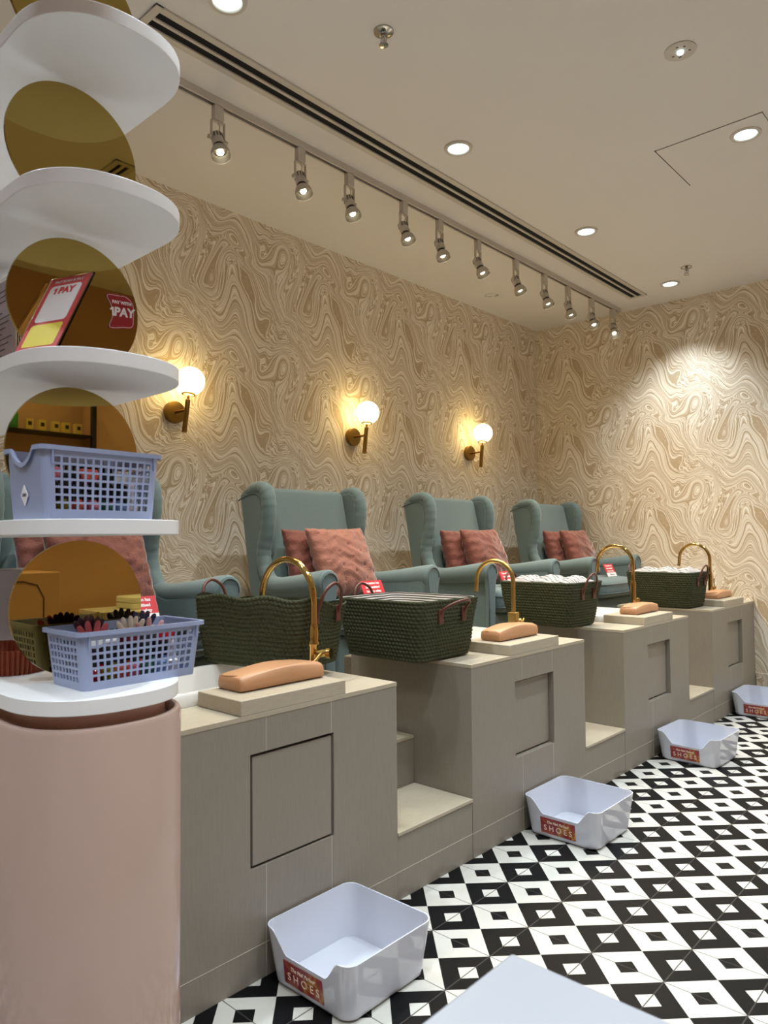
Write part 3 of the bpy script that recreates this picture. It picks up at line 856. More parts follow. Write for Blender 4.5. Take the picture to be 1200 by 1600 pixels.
# ------------------------------------------------------------------ white shoe boxes
def make_shoe_box():
    t = thing('shoe_box', 'x', 'box', (0, 0, 0), 0, 'white shoe boxes on the floor')
    H, w0, w1 = 0.145, 0.282, 0.318
    N = 14
    bm = bmesh.new()
    base = rrect(1, 1, 0.0001, 1)
    def path(w, dd, rad):
        # evenly dense outline starting on the front (-y) side
        pts = []
        segs = 24
        fs = 90
        for k in range(fs+1): pts.append((-w/2+rad+(w-2*rad)*k/fs, -dd/2))
        for k in range(1, 9): a = -PI/2+k*PI/2/9; pts.append((w/2-rad+rad*math.cos(a), -dd/2+rad+rad*math.sin(a)))
        for k in range(segs+1): pts.append((w/2, -dd/2+rad+(dd-2*rad)*k/segs))
        for k in range(1, 9): a = k*PI/2/9; pts.append((w/2-rad+rad*math.cos(a), dd/2-rad+rad*math.sin(a)))
        for k in range(segs+1): pts.append((w/2-rad-(w-2*rad)*k/segs, dd/2))
        for k in range(1, 9): a = PI/2+k*PI/2/9; pts.append((-w/2+rad+rad*math.cos(a), dd/2-rad+rad*math.sin(a)))
        for k in range(segs+1): pts.append((-w/2, dd/2-rad-(dd-2*rad)*k/segs))
        for k in range(1, 9): a = PI+k*PI/2/9; pts.append((-w/2+rad+rad*math.cos(a), -dd/2+rad+rad*math.sin(a)))
        return pts
    P0, P1 = path(w0, w0+0.005, 0.035), path(w1, w1+0.005, 0.035)
    def ztop(p):
        if p[1] > -w1/2+0.02: return H
        x = abs(p[0])
        lo = H*0.62
        a, b = 0.072, 0.126
        if x < a: return lo
        if x > b: return H
        f = (x-a)/(b-a); return lo+(H-lo)*(f*f*(3-2*f))
    rings = []
    R1 = [(p[0]*0.94, p[1]*0.94, 0.0) for p in P0]
    rings.append(R1)
    for k in range(N+1):
        f = k/N
        ring = []
        for a, b in zip(P0, P1):
            zt = ztop(b); z = 0.008+(zt-0.008)*f; g = z/H
            ring.append((a[0]+(b[0]-a[0])*g, a[1]+(b[1]-a[1])*g, z))
        rings.append(ring)
    th = 0.0035
    for k in range(N, -1, -1):
        ring = []
        for x, y, z in rings[k+1]:
            L = math.hypot(x, y); s = 1-th/max(abs(x), abs(y), 0.05)
            ring.append((x*s, y*s, z if k else 0.006))
        rings.append(ring)
    loft(bm, rings, True, True, True)
    bd = obj('body', bm, M['whiteplastic'], t, smooth='auto', angle=50)
    # printed label on the low front
    sl = (w1-w0)/2/H
    up = Vector((0, -sl, 1)).normalized(); nn = Vector((0, -1, -sl)).normalized()
    org = Vector((-0.012, -(w0+0.005)/2, 0))+up*0.050+nn*0.0006
    bm = bmesh.new(); hw, hh = 0.072, 0.030
    P = [(-hw, -hh), (hw, -hh), (hw, hh), (-hw, hh)]
    loft(bm, [[org+Vector((a, 0, 0))+up*b for a, b in P], [org+Vector((a, 0, 0))+up*b+nn*0.0008 for a, b in P]])
    lb = obj('label', bm, M['label'], t)
    lb['label'] = 'printed floral paper label reading SHOES'
    text('lettering', 'S H O E S', 0.029, M['cream'], lb, frame(org+up*-0.009+nn*0.0012, (1, 0, 0), up))
    text('lettering', 'The Nail Parlour', 0.0135, M['cream'], lb, frame(org+up*0.0145+nn*0.0012, (1, 0, 0), up), shear=0.3, bold=0.0003)
    return t
sb = make_shoe_box()
sb['label'] = 'nearest white plastic shoe box, beneath the square hatch of the first station'
sb_pos = [(1.871, 1.377), (1.871, 2.645), (1.886, 3.912), (1.873, 5.140)]
sb_rot = [0.0, 0.0, -0.03, 0.02]
sb.location = (*sb_pos[0], 0.0005)
for i, lb in enumerate(('second white plastic shoe box from the front, beside the second station', 'third white plastic shoe box from the front, beside the third station', 'farthest white plastic shoe box, cut off by the right edge of the photo')):
    dup(sb, lb, (*sb_pos[i+1], 0.0005), sb_rot[i+1])

# ------------------------------------------------------------------ globe sconces
def make_sconce():
    t = thing('globe_wall_lamp', 'globe wall lamp nearest the display shelves, partly hidden by a shelf', 'wall lamp', (0.0, 2.000, 1.79), 0, 'globe wall lamps on the wallpaper')
    bm = bmesh.new(); tube(bm, [(0.0005, 0, 0), (0.028, 0, 0)], 0.056, 40); obj('wall_plate', bm, M['brass'], t, bevel=0.002, seg=2)
    bm = bmesh.new(); tube(bm, [(0.028, 0, 0), (0.122, 0, 0)], 0.007, 12); obj('arm', bm, M['brass'], t, smooth='auto')
    k = 0.13
    dv = Vector((0.0, math.sin(k), math.cos(k)))
    c = Vector((0.125, 0.0, 0.0))
    bm = bmesh.new(); tube(bm, [c-dv*0.115, c+dv*0.052], 0.014, 6); obj('stem', bm, M['brass'], t, bevel=0.002, seg=2)
    bm = bmesh.new(); tube(bm, [c+dv*0.052, c+dv*0.078], 0.006, 10); tube(bm, [c+dv*0.076, c+dv*0.081], 0.034, 28); obj('globe_holder', bm, M['brass'], t, smooth='auto')
    bm = bmesh.new(); bmesh.ops.create_uvsphere(bm, u_segments=40, v_segments=24, radius=0.072, matrix=Matrix.Translation(c+dv*0.146)); obj('globe', bm, M['globe'], t, smooth=True)
    return t
def bulb(x, y, z):
    k = 0.13; L = bpy.data.lights.new('globe_lamp', 'POINT'); L.energy = P_GLOBE; L.color = (1.0, 0.76, 0.32); L.shadow_soft_size = 0.0745; L.use_soft_falloff = False
    o = bpy.data.objects.new('globe_lamp', L); COL.objects.link(o); o.location = (x+0.125, y+math.sin(k)*0.146, z+math.cos(k)*0.146)
for yy in (2.000, 3.280, 4.540): bulb(0.0, yy, 1.79)
sc = make_sconce()
dup(sc, 'middle one of the three globe wall lamps, above the second armchair', (0.0, 3.280, 1.79), 0)
dup(sc, 'farthest globe wall lamp, above the gap beside the third armchair', (0.0, 4.540, 1.79), 0)

# ------------------------------------------------------------------ ceiling fittings
def vent(name, label, x0, x1, y0, y1, along):
    t = thing(name, label, 'air vent', (0, 0, ZC), 0)
    z0, z1 = -0.008, 0.0
    bm = bmesh.new(); fw = 0.028
    if along == 'y':
        w = x1-x0; bars = [(x0, x0+fw), ((x0+x1)/2-0.007, (x0+x1)/2+0.007), (x1-fw, x1)]
        for a, b in bars: box(bm, a, b, y0, y1, z0, z1)
        for a, b in ((y0, y0+fw), (y1-fw, y1)): box(bm, x0, x1, a, b, z0-0.0002, z1)
        slots = [(bars[0][1], bars[1][0], y0+fw, y1-fw), (bars[1][1], bars[2][0], y0+fw, y1-fw)]
    else:
        bars = [(y0, y0+fw), ((y0+y1)/2-0.007, (y0+y1)/2+0.007), (y1-fw, y1)]
        for a, b in bars: box(bm, x0, x1, a, b, z0, z1)
        for a, b in ((x0, x0+fw), (x1-fw, x1)): box(bm, a, b, y0, y1, z0-0.0002, z1)
        slots = [(x0+fw, x1-fw, bars[0][1], bars[1][0]), (x0+fw, x1-fw, bars[1][1], bars[2][0])]
    obj('frame', bm, M['fixture'], t, bevel=0.001, seg=1)
    for s in slots: obj('slot', B(s[0], s[1], s[2], s[3], -0.002, -0.0005), M['slot'], t)
    return t
vent('linear_air_vent', 'long double slot air vent running along the ceiling beside the light track', 0.965, 1.105, 1.255, 5.29, 'y')
vent('linear_air_vent', 'double slot air vent on the right of the ceiling, seen only in a round mirror', 3.80, 4.95, 1.655, 1.765, 'x')

t = thing('light_track', 'off-white ceiling track carrying the row of eleven spotlights', 'light track', (0, 0, ZC))
bm = bmesh.new(); box(bm, 0.782, 0.818, 1.15, 5.47, -0.004, 0); box(bm, 0.782, 0.788, 1.15, 5.47, -0.03, -0.004); box(bm, 0.812, 0.818, 1.15, 5.47, -0.03, -0.004); box(bm, 0.782, 0.818, 5.47, 5.478, -0.03, 0)
box(bm, 0.788, 0.791, 1.15, 5.47, -0.03, -0.027); box(bm, 0.809, 0.812, 1.15, 5.47, -0.03, -0.027)
obj('rail', bm, M['fixture'], t)
bm = bmesh.new(); box(bm, 0.788, 0.812, 1.15, 5.47, -0.018, -0.004); obj('conductor', bm, M['fixdark'], t)

heads = [1.711, 2.155, 2.469, 2.873, 3.178, 3.547, 3.966, 4.322, 4.648, 5.006, 5.363]
aims = [(0.50, -0.05), (0.45, 0.0), (0.45, 0.02), (0.50, 0.05), (0.40, 0.05), (0.60, 0.08), (0.55, 0.06), (0.50, 0.02), (0.4, 0.0), (0.5, -0.15), (0.5, -0.35)]
ords = ['first', 'second', 'third', 'fourth', 'fifth', 'sixth', 'seventh', 'eighth', 'ninth', 'tenth', 'eleventh']
hl = ['nearest warm track spotlight, left end of the visible row', 'second warm track spotlight from the near end', 'third warm track spotlight from the near end', 'fourth warm track spotlight from the near end', 'fifth warm track spotlight from the near end', 'middle one of the eleven warm track spotlights', 'fifth warm track spotlight from the far end', 'fourth warm track spotlight from the far end', 'third warm track spotlight from the far end', 'second warm track spotlight from the far end', 'farthest warm track spotlight, at the track end by the back wall']
def make_head():
    t = thing('track_spotlight', hl[0], 'spotlight', (0.80, heads[0], ZC-0.030), 0, 'spotlights on the ceiling track')
    obj('adapter', B(-0.014, 0.014, -0.022, 0.022, -0.062, -0.0005), M['fixture'], t, bevel=0.003, seg=2)
    bm = bmesh.new()
    for s in (-1, 1): box(bm, -0.007, 0.007, s*0.030-0.0015, s*0.030+0.0015, -0.145, -0.064)
    box(bm, -0.007, 0.007, -0.0315, 0.0315, -0.067, -0.0625)
    obj('bracket', bm, M['fixture'], t)
    bm = bmesh.new(); tube(bm, spline([(0, 0, -0.066), (0.006, 0.006, -0.085), (0.001, 0.004, -0.106)], 5), 0.0028, 8); obj('cable', bm, M['fixture'], t, smooth=True)
    for s in (-1, 1):
        bm = bmesh.new(); tube(bm, [(0, s*0.0315, -0.138), (0, s*0.044, -0.138)], 0.009, 14); obj('knob', bm, M['fixture'], t, smooth='auto')
    # lamp body about the pivot
    bm = bmesh.new(); lathe(bm, [(0.017, 0.032), (0.022, 0.028), (0.025, -0.012), (0.025, -0.030)], 24, (0, 0, 0))
    ho = obj('lamp_housing', bm, M['fixture'], t, smooth='auto'); ho.location = (0, 0, -0.138)
    bm = bmesh.new()
    for k in range(12):
        a = 2*PI*k/12; ca, sa = math.cos(a), math.sin(a)
        P = Vector((ca*0.0225, sa*0.0225, 0)); T = Vector((-sa, ca, 0))*0.0016; Nn = Vector((ca, sa, 0))*0.0022
        loft(bm, [[P-T-Nn+Vector((0, 0, 0.024)), P+T-Nn+Vector((0, 0, 0.024)), P+T+Nn+Vector((0, 0, 0.024)), P-T+Nn+Vector((0, 0, 0.024))],
                  [P*1.06-T-Nn+Vector((0, 0, 0.002)), P*1.06+T-Nn+Vector((0, 0, 0.002)), P*1.06+T+Nn+Vector((0, 0, 0.002)), P*1.06-T+Nn+Vector((0, 0, 0.002))]])
    obj('cooling_slots', bm, M['fixdark'], ho)
    bm = bmesh.new(); lathe(bm, [(0.021, -0.030), (0.021, -0.044)], 24, (0, 0, 0)); obj('neck', bm, M['fixdark'], ho, smooth='auto')
    bm = bmesh.new(); lathe(bm, [(0.022, -0.040), (0.029, -0.046), (0.038, -0.064), (0.041, -0.088), (0.0395, -0.088), (0.0385, -0.080)], 28, (0, 0, 0), True, False)
    obj('shade', bm, M['fixture'], ho, smooth='auto')
    bm = bmesh.new(); lathe(bm, [(0.0392, -0.0865), (0.036, -0.072), (0.028, -0.060), (0.004, -0.056)], 28, (0, 0, 0), False, True); obj('reflector', bm, M['reflector'], ho, smooth='auto')
    bm = bmesh.new(); lathe(bm, [(0.006, -0.0565), (0.012, -0.061), (0.0145, -0.068), (0.011, -0.073), (0.004, -0.075)], 24, (0, 0, 0)); obj('bulb', bm, M['bulb'], ho, smooth=True)
    return t
hd = make_head(); HEADS = [hd]
for i in range(1, 11): HEADS.append(dup(hd, hl[i], (0.80, heads[i], ZC-0.030), 0))
for i, h in enumerate(HEADS):
    tx, ty = aims[i]
    dirv = Vector((tx*0.75, ty*1.2, -1)).normalized()
    h.rotation_euler = (0, 0, math.atan2(dirv.y, dirv.x)*0.35)
    hz = h.rotation_euler.z
    dl = Matrix.Rotation(-hz, 3, 'Z') @ dirv
    q = Vector((0, 0, -1)).rotation_difference(dl)
    for c in h.children:
        if c.name.startswith('lamp_housing'):
            c.rotation_mode = 'QUATERNION'; c.rotation_quaternion = q
    L0 = Vector((0.80, heads[i], ZC-0.168)) + dirv*0.092
    spot('track_lamp', L0, L0+dirv, P_TRACK, C_TRACK, 112, 0.85, 0.02)

dl_lb = {(1.298, 2.683): 'recessed ceiling downlight right of the vent, above the second station', (1.30, 3.938): 'recessed ceiling downlight right of the vent, halfway to the back wall',
         (1.319, 5.175): 'farthest recessed ceiling downlight, close to the back wall', (1.287, 1.41): 'recessed ceiling downlight cut off by the top edge of the photo',
         (2.309, 3.469): 'recessed ceiling downlight inside the square ceiling hatch at the right'}
def make_down():
    t = thing('recessed_downlight', 'x', 'ceiling light', (0, 0, ZC), 0, 'recessed ceiling downlights')
    bm = bmesh.new(); lathe(bm, [(0.066, -0.0002), (0.064, -0.007), (0.050, -0.008), (0.046, -0.001)], 40, (0, 0, 0), False, False); obj('trim_ring', bm, M['fixture'], t, smooth='auto')
    bm = bmesh.new(); lathe(bm, [(0.046, -0.001), (0.046, -0.004), (0.03, -0.0055), (0.002, -0.006)], 32); obj('lens', bm, M['lens'], t, smooth='auto')
    return t
D0 = None
added_fill = [(2.309, 0.95), (2.309, 2.21), (2.309, 4.73), (3.32, 0.3), (3.32, 1.56), (3.32, 2.82), (3.32, 4.08), (3.32, 5.175), (4.33, 1.0), (4.33, 2.4), (4.33, 3.8), (4.33, 5.0), (2.75, -0.45), (3.55, -0.55), (5.12, 0.4), (5.12, 1.7), (5.12, 3.0), (2.4, -1.1), (3.9, -1.1), (1.0, -1.0), (1.25, 0.15)]  # unseen downlights added to brighten the room, shelf fronts and right wall
for p in list(dl_lb) + added_fill:
    lb = dl_lb.get(p)
    if lb is None: lb = 'unseen ceiling downlight added to brighten the shop'
    if D0 is None:
        D0 = make_down(); D0['label'] = lb; D0.location = (*p, ZC)
    else: dup(D0, lb, (*p, ZC), 0)
    spot('downlight_lamp', (p[0], p[1], ZC-0.012), (p[0], p[1], 0), P_DOWN, C_DOWN, 104, 0.7, 0.04)

def sprinkler(label, x, y):
    t = thing('fire_sprinkler', label, 'sprinkler', (x, y, ZC), 0, 'chrome fire sprinklers')
    bm = bmesh.new(); lathe(bm, [(0.036, -0.0002), (0.035, -0.006), (0.02, -0.012), (0.013, -0.013)], 28); obj('escutcheon', bm, M['chrome'], t, smooth='auto')
    bm = bmesh.new(); lathe(bm, [(0.011, -0.012), (0.011, -0.022), (0.005, -0.026), (0.004, -0.048)], 16)
    for s in (-1, 1): tube(bm, spline([(s*0.009, 0, -0.02), (s*0.013, 0, -0.034), (s*0.004, 0, -0.05)], 4), 0.002, 6)
    obj('nozzle', bm, M['chrome'], t, smooth='auto')
    bm = bmesh.new(); lathe(bm, [(0.004, -0.047), (0.017, -0.050), (0.017, -0.0525), (0.002, -0.054)], 20); obj('deflector', bm, M['chrome'], t, smooth='auto')
sprinkler('chrome fire sprinkler near the top of the photo', 1.568, 1.875)
sprinkler('chrome fire sprinkler near the back wall', 1.522, 4.93)
t = thing('emergency_light_disc', 'flat grey ceiling disc with a small glowing lens, upper right', 'ceiling sensor', (2.303, 2.701, ZC))
bm = bmesh.new(); lathe(bm, [(0.056, -0.0002), (0.056, -0.004), (0.052, -0.005), (0.002, -0.005)], 40); obj('plate', bm, M['fixture'], t, smooth='auto')
bm = bmesh.new(); lathe(bm, [(0.012, -0.005), (0.011, -0.012), (0.002, -0.014)], 18); obj('lens', bm, M['lens'], t, smooth='auto')
for x, y in ((-0.03, 0.01), (0.03, 0.012), (0.0, -0.032), (0.022, -0.02), (-0.012, 0.03)):
    obj('screw', B(x-0.004, x+0.004, y-0.003, y+0.003, -0.0058, -0.0045), M['fixdark'], t)
t = thing('ceiling_hatch', 'square ceiling access hatch outlined by a thin dark gap, upper right', 'hatch', (0, 0, ZC))
obj('panel', B(1.956, 2.412, 3.336, 3.786, -0.0035, -0.0002), M['ceiling'], t)
bm = bmesh.new(); g = 0.0035
box(bm, 1.95, 1.956, 3.33, 3.79, -0.0012, -0.0002); box(bm, 2.412, 2.414, 3.33, 3.79, -0.0008, -0.0002); box(bm, 1.95, 2.414, 3.3335, 3.336, -0.0008, -0.0002); box(bm, 1.95, 2.414, 3.786, 3.788, -0.0008, -0.0002)
obj('gap', bm, M['gapdark'], t)
t = thing('small_ceiling_sensor', 'tiny pale sensor fitting on the ceiling above the left wall', 'ceiling sensor', (0.25, 4.50, ZC))
bm = bmesh.new(); lathe(bm, [(0.045, -0.0002), (0.044, -0.006), (0.03, -0.010), (0.002, -0.011)], 28); obj('plate', bm, M['ceiling'], t, smooth='auto')
obj('sensor_eye', B(0.022, 0.052, 0.008, 0.03, -0.013, -0.0005), M['fixture'], t, bevel=0.003, seg=2)
bm = bmesh.new()
tube(bm, [(-0.035+0.0, -0.03, -0.007), (-0.02, -0.01, -0.0105), (0.01, -0.002, -0.0115)], 0.0015, 6)
obj('slit', bm, M['fixdark'], t)

# ------------------------------------------------------------------ display shelf unit
XE, YC, XB = 1.995, 0.611, 1.0
def plan(off=0.0, xb=XB):
    pts = []
    rx, ry, n = 0.152+off, 0.142+off, 2.3
    for k in range(33):
        a = -PI/2+PI*k/32
        c, s = math.cos(a), math.sin(a)
        pts.append((XE+rx*abs(c)**(2/n), YC+ry*math.copysign(abs(s)**(2/n), s)))
    pts += [(xb-off, YC+ry), (xb-off, YC-ry)]
    return pts
unit = thing('display_shelf_unit', 'pink display column with white rounded shelves and round bronze mirrors, far left', 'display shelves', (0, 0, 0))
bm = bmesh.new()
def pr(off, z): return [(p[0], p[1], z) for p in plan(off)]
loft(bm, [pr(0.0045, 0.0), pr(0.0045, 0.842), pr(0.002, 0.848), pr(-0.006, 0.849), pr(-0.010, 0.844), pr(-0.011, 0.832), pr(-0.022, 0.832)], True, True, True)
obj('column', bm, M['pinkcol'], unit, smooth='auto', angle=50)
bm = bmesh.new(); loft(bm, [pr(-0.022, 0.8325), pr(-0.022, 0.8695)]); obj('column_neck', bm, M['pinkin'], unit, smooth='auto', angle=50)
def board(name, z0, z1):
    bm = bmesh.new(); loft(bm, [pr(0, z0), pr(0, z1)])
    return obj(name, bm, M['shelf'], unit, bevel=0.0012, seg=2)
board('counter_top', 0.870, 0.895)
ZS = [(1.155, 1.180), (1.430, 1.455), (1.720, 1.745), (2.000, 2.025)]
for a, b in ZS: board('shelf', a, b)
obj('back_panel', B(XB+0.02, XB+0.045, YC-0.13, YC+0.13, 0.8955, 1.1545), M['shelf'], unit)
for (a, b) in ((1.1805, 1.4295), (1.4555, 1.7195), (1.7455, 1.9995), (2.0255, 2.30)):
    obj('back_panel', B(XB+0.02, XB+0.045, YC-0.13, YC+0.13, a, b), M['shelf'], unit)
gaps = [(0.895, 1.155), (1.180, 1.430), (1.455, 1.720), (1.745, 2.000), (2.025, 2.285)]
XM = 1.932
mirrors = []
for a, b in gaps:
    rad = 0.1235; zc = min(a+rad+0.004, (a+b)/2) if a < 1.9 else a+rad
    if b-a < 0.2475: rad = (b-a)/2-0.0005
    bm = bmesh.new(); yy = YC+(0.010 if a < 1.0 else -0.006 if a > 1.7 else 0.0); tube(bm, [(XM-0.006, yy, zc), (XM, yy, zc)], rad, 96)
    mo = obj('mirror_disc', bm, M['bronzemirror'], unit, smooth='auto', angle=40); mirrors.append(mo)
# payment sticker on the mirror of the third gap
st_pts = smooth_poly([(-0.026, 0.030), (0.0, 0.034), (0.018, 0.034), (0.032, 0.020), (0.033, -0.005), (0.030, -0.026), (0.010, -0.031), (-0.020, -0.036), (-0.014, -0.012), (-0.017, 0.010)], 4)
bm = bmesh.new(); prism(bm, [(YC+0.083+p[0], 1.590+p[1]) for p in st_pts], 'x', XM+0.0004, XM+0.0010)
stk = obj('sticker', bm, M['darkred'], mirrors[2]); stk['label'] = 'dark red payment sticker'
bm = bmesh.new(); tube(bm, [(XM+0.0011, YC+0.083+p[0]*0.92, 1.590+p[1]*0.92) for p in st_pts+st_pts[:1]], 0.0004, 5); obj('sticker_outline', bm, M['cardwhite'], mirrors[2])
text('sticker_lettering', 'PAY', 0.0235, M['cardwhite'], mirrors[2], frame((XM+0.0012, YC+0.0935, 1.590), (0, 1, 0.08), (0, -0.08, 1)), shear=0.12, bold=0.0008)
figure_one('sticker_lettering', 0.0235, M['cardwhite'], mirrors[2], frame((XM+0.0012, YC+0.0665, 1.588), (0, 1, 0.08), (0, -0.08, 1)))
text('sticker_lettering', 'PAY WITH', 0.0085, M['cardwhite'], mirrors[2], frame((XM+0.0012, YC+0.089, 1.6085), (0, 1, 0.06), (0, -0.06, 1)), bold=0.0003)

# acrylic payment card, leaning
t = thing('payment_card_stand', 'leaning red and white payment card stand before a round mirror', 'card stand', (0, 0, 0))
P0 = Vector((1.976, 0.482, 1.456)); ex = Vector((0.94, 0.34, 0)).normalized()
bk_ = Vector((-0.34, 0.94, 0)).normalized(); lean = 0.48
eu = (Vector((0, 0, 1))*math.cos(lean)+bk_*math.sin(lean)).normalized(); en = ex.cross(eu)
def cslab(name, x0, x1, a0, a1, o0, o1, mat, par=t, rad=0.0):
    bm = bmesh.new()
    if rad: P = [((x0+x1)/2+p[0], (a0+a1)/2+p[1]) for p in rrect(x1-x0, a1-a0, rad, 5)]
    else: P = [(x0, a0), (x1, a0), (x1, a1), (x0, a1)]
    loft(bm, [[P0+ex*a+eu*b+en*o0 for a, b in P], [P0+ex*a+eu*b+en*o1 for a, b in P]])
    return obj(name, bm, mat, par)
pcw, pch = 0.092, 0.178
cslab('acrylic_sleeve', -0.003, pcw+0.003, 0.0, pch+0.003, -0.0045, -0.0005, M['clear'])
pc = cslab('printed_card', 0, pcw, 0.002, pch, -0.0004, 0.0004, M['paybody'])
cslab('white_panel', 0.010, pcw-0.010, 0.072, pch-0.020, 0.0005, 0.0008, M['cardwhite'], pc, 0.008)
cslab('yellow_panel', 0.010, pcw-0.010, 0.016, 0.066, 0.0005, 0.0008, M['yellow'], pc, 0.005)
text('lettering', 'PAY', 0.020, M['red'], pc, frame(P0+ex*(pcw/2+0.005)+eu*(pch-0.034)+en*0.0011, ex, eu), bold=0.0008)
figure_one('lettering', 0.020, M['red'], pc, frame(P0+ex*(pcw/2-0.0235)+eu*(pch-0.034)+en*0.0011, ex, eu))
text('lettering', 'PAY SCAN & PAY', 0.0085, M['cardwhite'], pc, frame(P0+ex*(pcw/2)+eu*(pch-0.011)+en*0.0008, ex, eu))
bm = bmesh.new(); loft(bm, [[P0+ex*a+bk_*b for a, b in ((0, 0), (pcw, 0), (pcw, 0.085), (0, 0.085))], [P0+ex*a+bk_*b+Vector((0, 0, 0.003)) for a, b in ((0, 0), (pcw, 0), (pcw, 0.085), (0, 0.085))]])
obj('acrylic_foot', bm, M['clear'], t)

# acrylic sheet holder with paper, left of the mirror
t = thing('acrylic_sign_holder', 'clear acrylic holder with a lilac white printed sheet at the left edge', 'sign holder', (0, 0, 0))
sy = 0.60
bm = bmesh.new(); box(bm, 1.40, 1.693, sy+0.0008, sy+0.003, 1.456, 1.709); box(bm, 1.40, 1.693, sy-0.003, sy-0.0008, 1.456, 1.709); obj('acrylic_sleeve', bm, M['clear'], t)
pp = obj('paper_sheet', B(1.402, 1.680, sy-0.0005, sy+0.0005, 1.458, 1.704), M['paper'], t)
bm = bmesh.new()
for k in range(12):
    z = 1.680-k*0.0115 - (0.012 if k > 2 else 0)
    box(bm, 1.44+0.02*(k % 3), 1.665-0.018*((k*5) % 4), sy-0.0036, sy-0.0032, z, z+0.0022)
obj('print_lines', bm, M['ink'], pp)

# counter clutter behind the lowest mirror
t = thing('carry_box', 'mauve grey board box on the counter behind the lowest mirror', 'box', (1.56, 0.70, 0.8955))
obj('carton', B(-0.16, 0.045, -0.045, 0.045, 0.0, 0.185), M['greybox'], t, bevel=0.003, seg=2)
bm = bmesh.new(); tube(bm, spline([(0.046, -0.02, 0.15), (0.06, -0.015, 0.178), (0.05, 0.0, 0.192), (0.03, 0.01, 0.188)], 5), 0.002, 6); obj('cord_handle', bm, M['black'], t, smooth=True)
t = thing('pleated_tray', 'low rust pleated rattan tray on the counter, left of the blue basket', 'tray', (1.745, 0.560, 0.8955))
bm = bmesh.new(); rings = []
for z, s in ((0, 0.93), (0.004, 0.95), (0.046, 1.0), (0.046, 0.96), (0.006, 0.90)):
    rings.append([((0.092*s+0.003*math.cos(60*2*PI*i/240)*(1 if s > 0.92 else 0))*math.cos(2*PI*i/240), (0.082*s+0.003*math.cos(60*2*PI*i/240)*(1 if s > 0.92 else 0))*math.sin(2*PI*i/240), z) for i in range(240)])
loft(bm, rings); obj('pleated_body', bm, M['rattan'], t, smooth='auto')

# ------------------------------------------------------------------ perforated plastic baskets
def perforated(w0, d0, w1, d1, H, rad, cols_long, rows, cols_short, solid_short=False, scoop=0.0):
    bm = bmesh.new()
    # perimeter stations (s, hole flag of the strip that follows)
    def side(L, cols, mg):
        if cols == 0:
            n = 32; return [(L*i/n, False) for i in range(n)]
        bar = 0.42; cell = (L-2*mg)/(cols-1+1.0/(1+bar)+0.0)
        hole = cell/(1+bar); out = [(0.0, False)]
        for c in range(cols):
            x = mg+c*cell; out.append((x, True)); out.append((x+hole, False))
        return out
    Lx, Ly = w1-2*rad, d1-2*rad
    st = []  # entries: (fn(scale)->xy, hole, side)
    def add_side(p, q, cols, mg, tagname):
        L = math.hypot(q[0]-p[0], q[1]-p[1])
        for s, hl_ in side(L, cols, mg): st.append(((p[0]+(q[0]-p[0])*s/L, p[1]+(q[1]-p[1])*s/L), hl_, tagname, s/L))
    def add_corner(cx, cy, a0):
        for k in range(5):
            a = a0+PI/2*k/5; st.append(((cx+rad*math.cos(a), cy+rad*math.sin(a)), False, 'c', 0))
    hx, hy = w1/2, d1/2
    add_side((-hx+rad, -hy), (hx-rad, -hy), cols_long, 0.006, 'f'); add_corner(hx-rad, -hy+rad, -PI/2)
    add_side((hx, -hy+rad), (hx, hy-rad), cols_short, 0.004, 'r'); add_corner(hx-rad, hy-rad, 0)
    add_side((hx-rad, hy), (-hx+rad, hy), cols_long, 0.006, 'b'); add_corner(-hx+rad, hy-rad, PI/2)
    add_side((-hx, hy-rad), (-hx, -hy+rad), 0 if solid_short else cols_short, 0.004, 'l'); add_corner(-hx+rad, -hy+rad, PI)
    # vertical stations
    zt, zb = H*0.86, H*0.14
    cell = (zt-zb)/(rows-1+1/1.42); hole = cell/1.42
    zs = [(0.0, False)]
    for r_ in range(rows): zs.append((zb+r_*cell, True)); zs.append((zb+r_*cell+hole, False))
    zs.append((H, False))
    V = []
    for (z, _) in zs:
        g = z/H
        row = []
        for (x, y), hl_, tg, f in st:
            zz = z
            if tg == 'l' and scoop:
                drop = scoop*max(0, math.sin(PI*min(1, max(0, (f-0.14)/0.72))))**0.65; zz = z*(1-drop/H)
            k = zz/H
            row.append(bm.verts.new((x*(w0+(w1-w0)*k)/w1, y*(d0+(d1-d0)*k)/d1, zz)))
        V.append(row)
    n = len(st)
    for j in range(len(zs)-1):
        for i in range(n):
            if zs[j][1] and st[i][1]: continue
            k = (i+1) % n
            bm.faces.new((V[j][i], V[j][k], V[j+1][k], V[j+1][i]))
    bm.faces.new(list(reversed(V[0])))
    rim = [v.co.copy() for v in V[-1]]
    return bm, rim

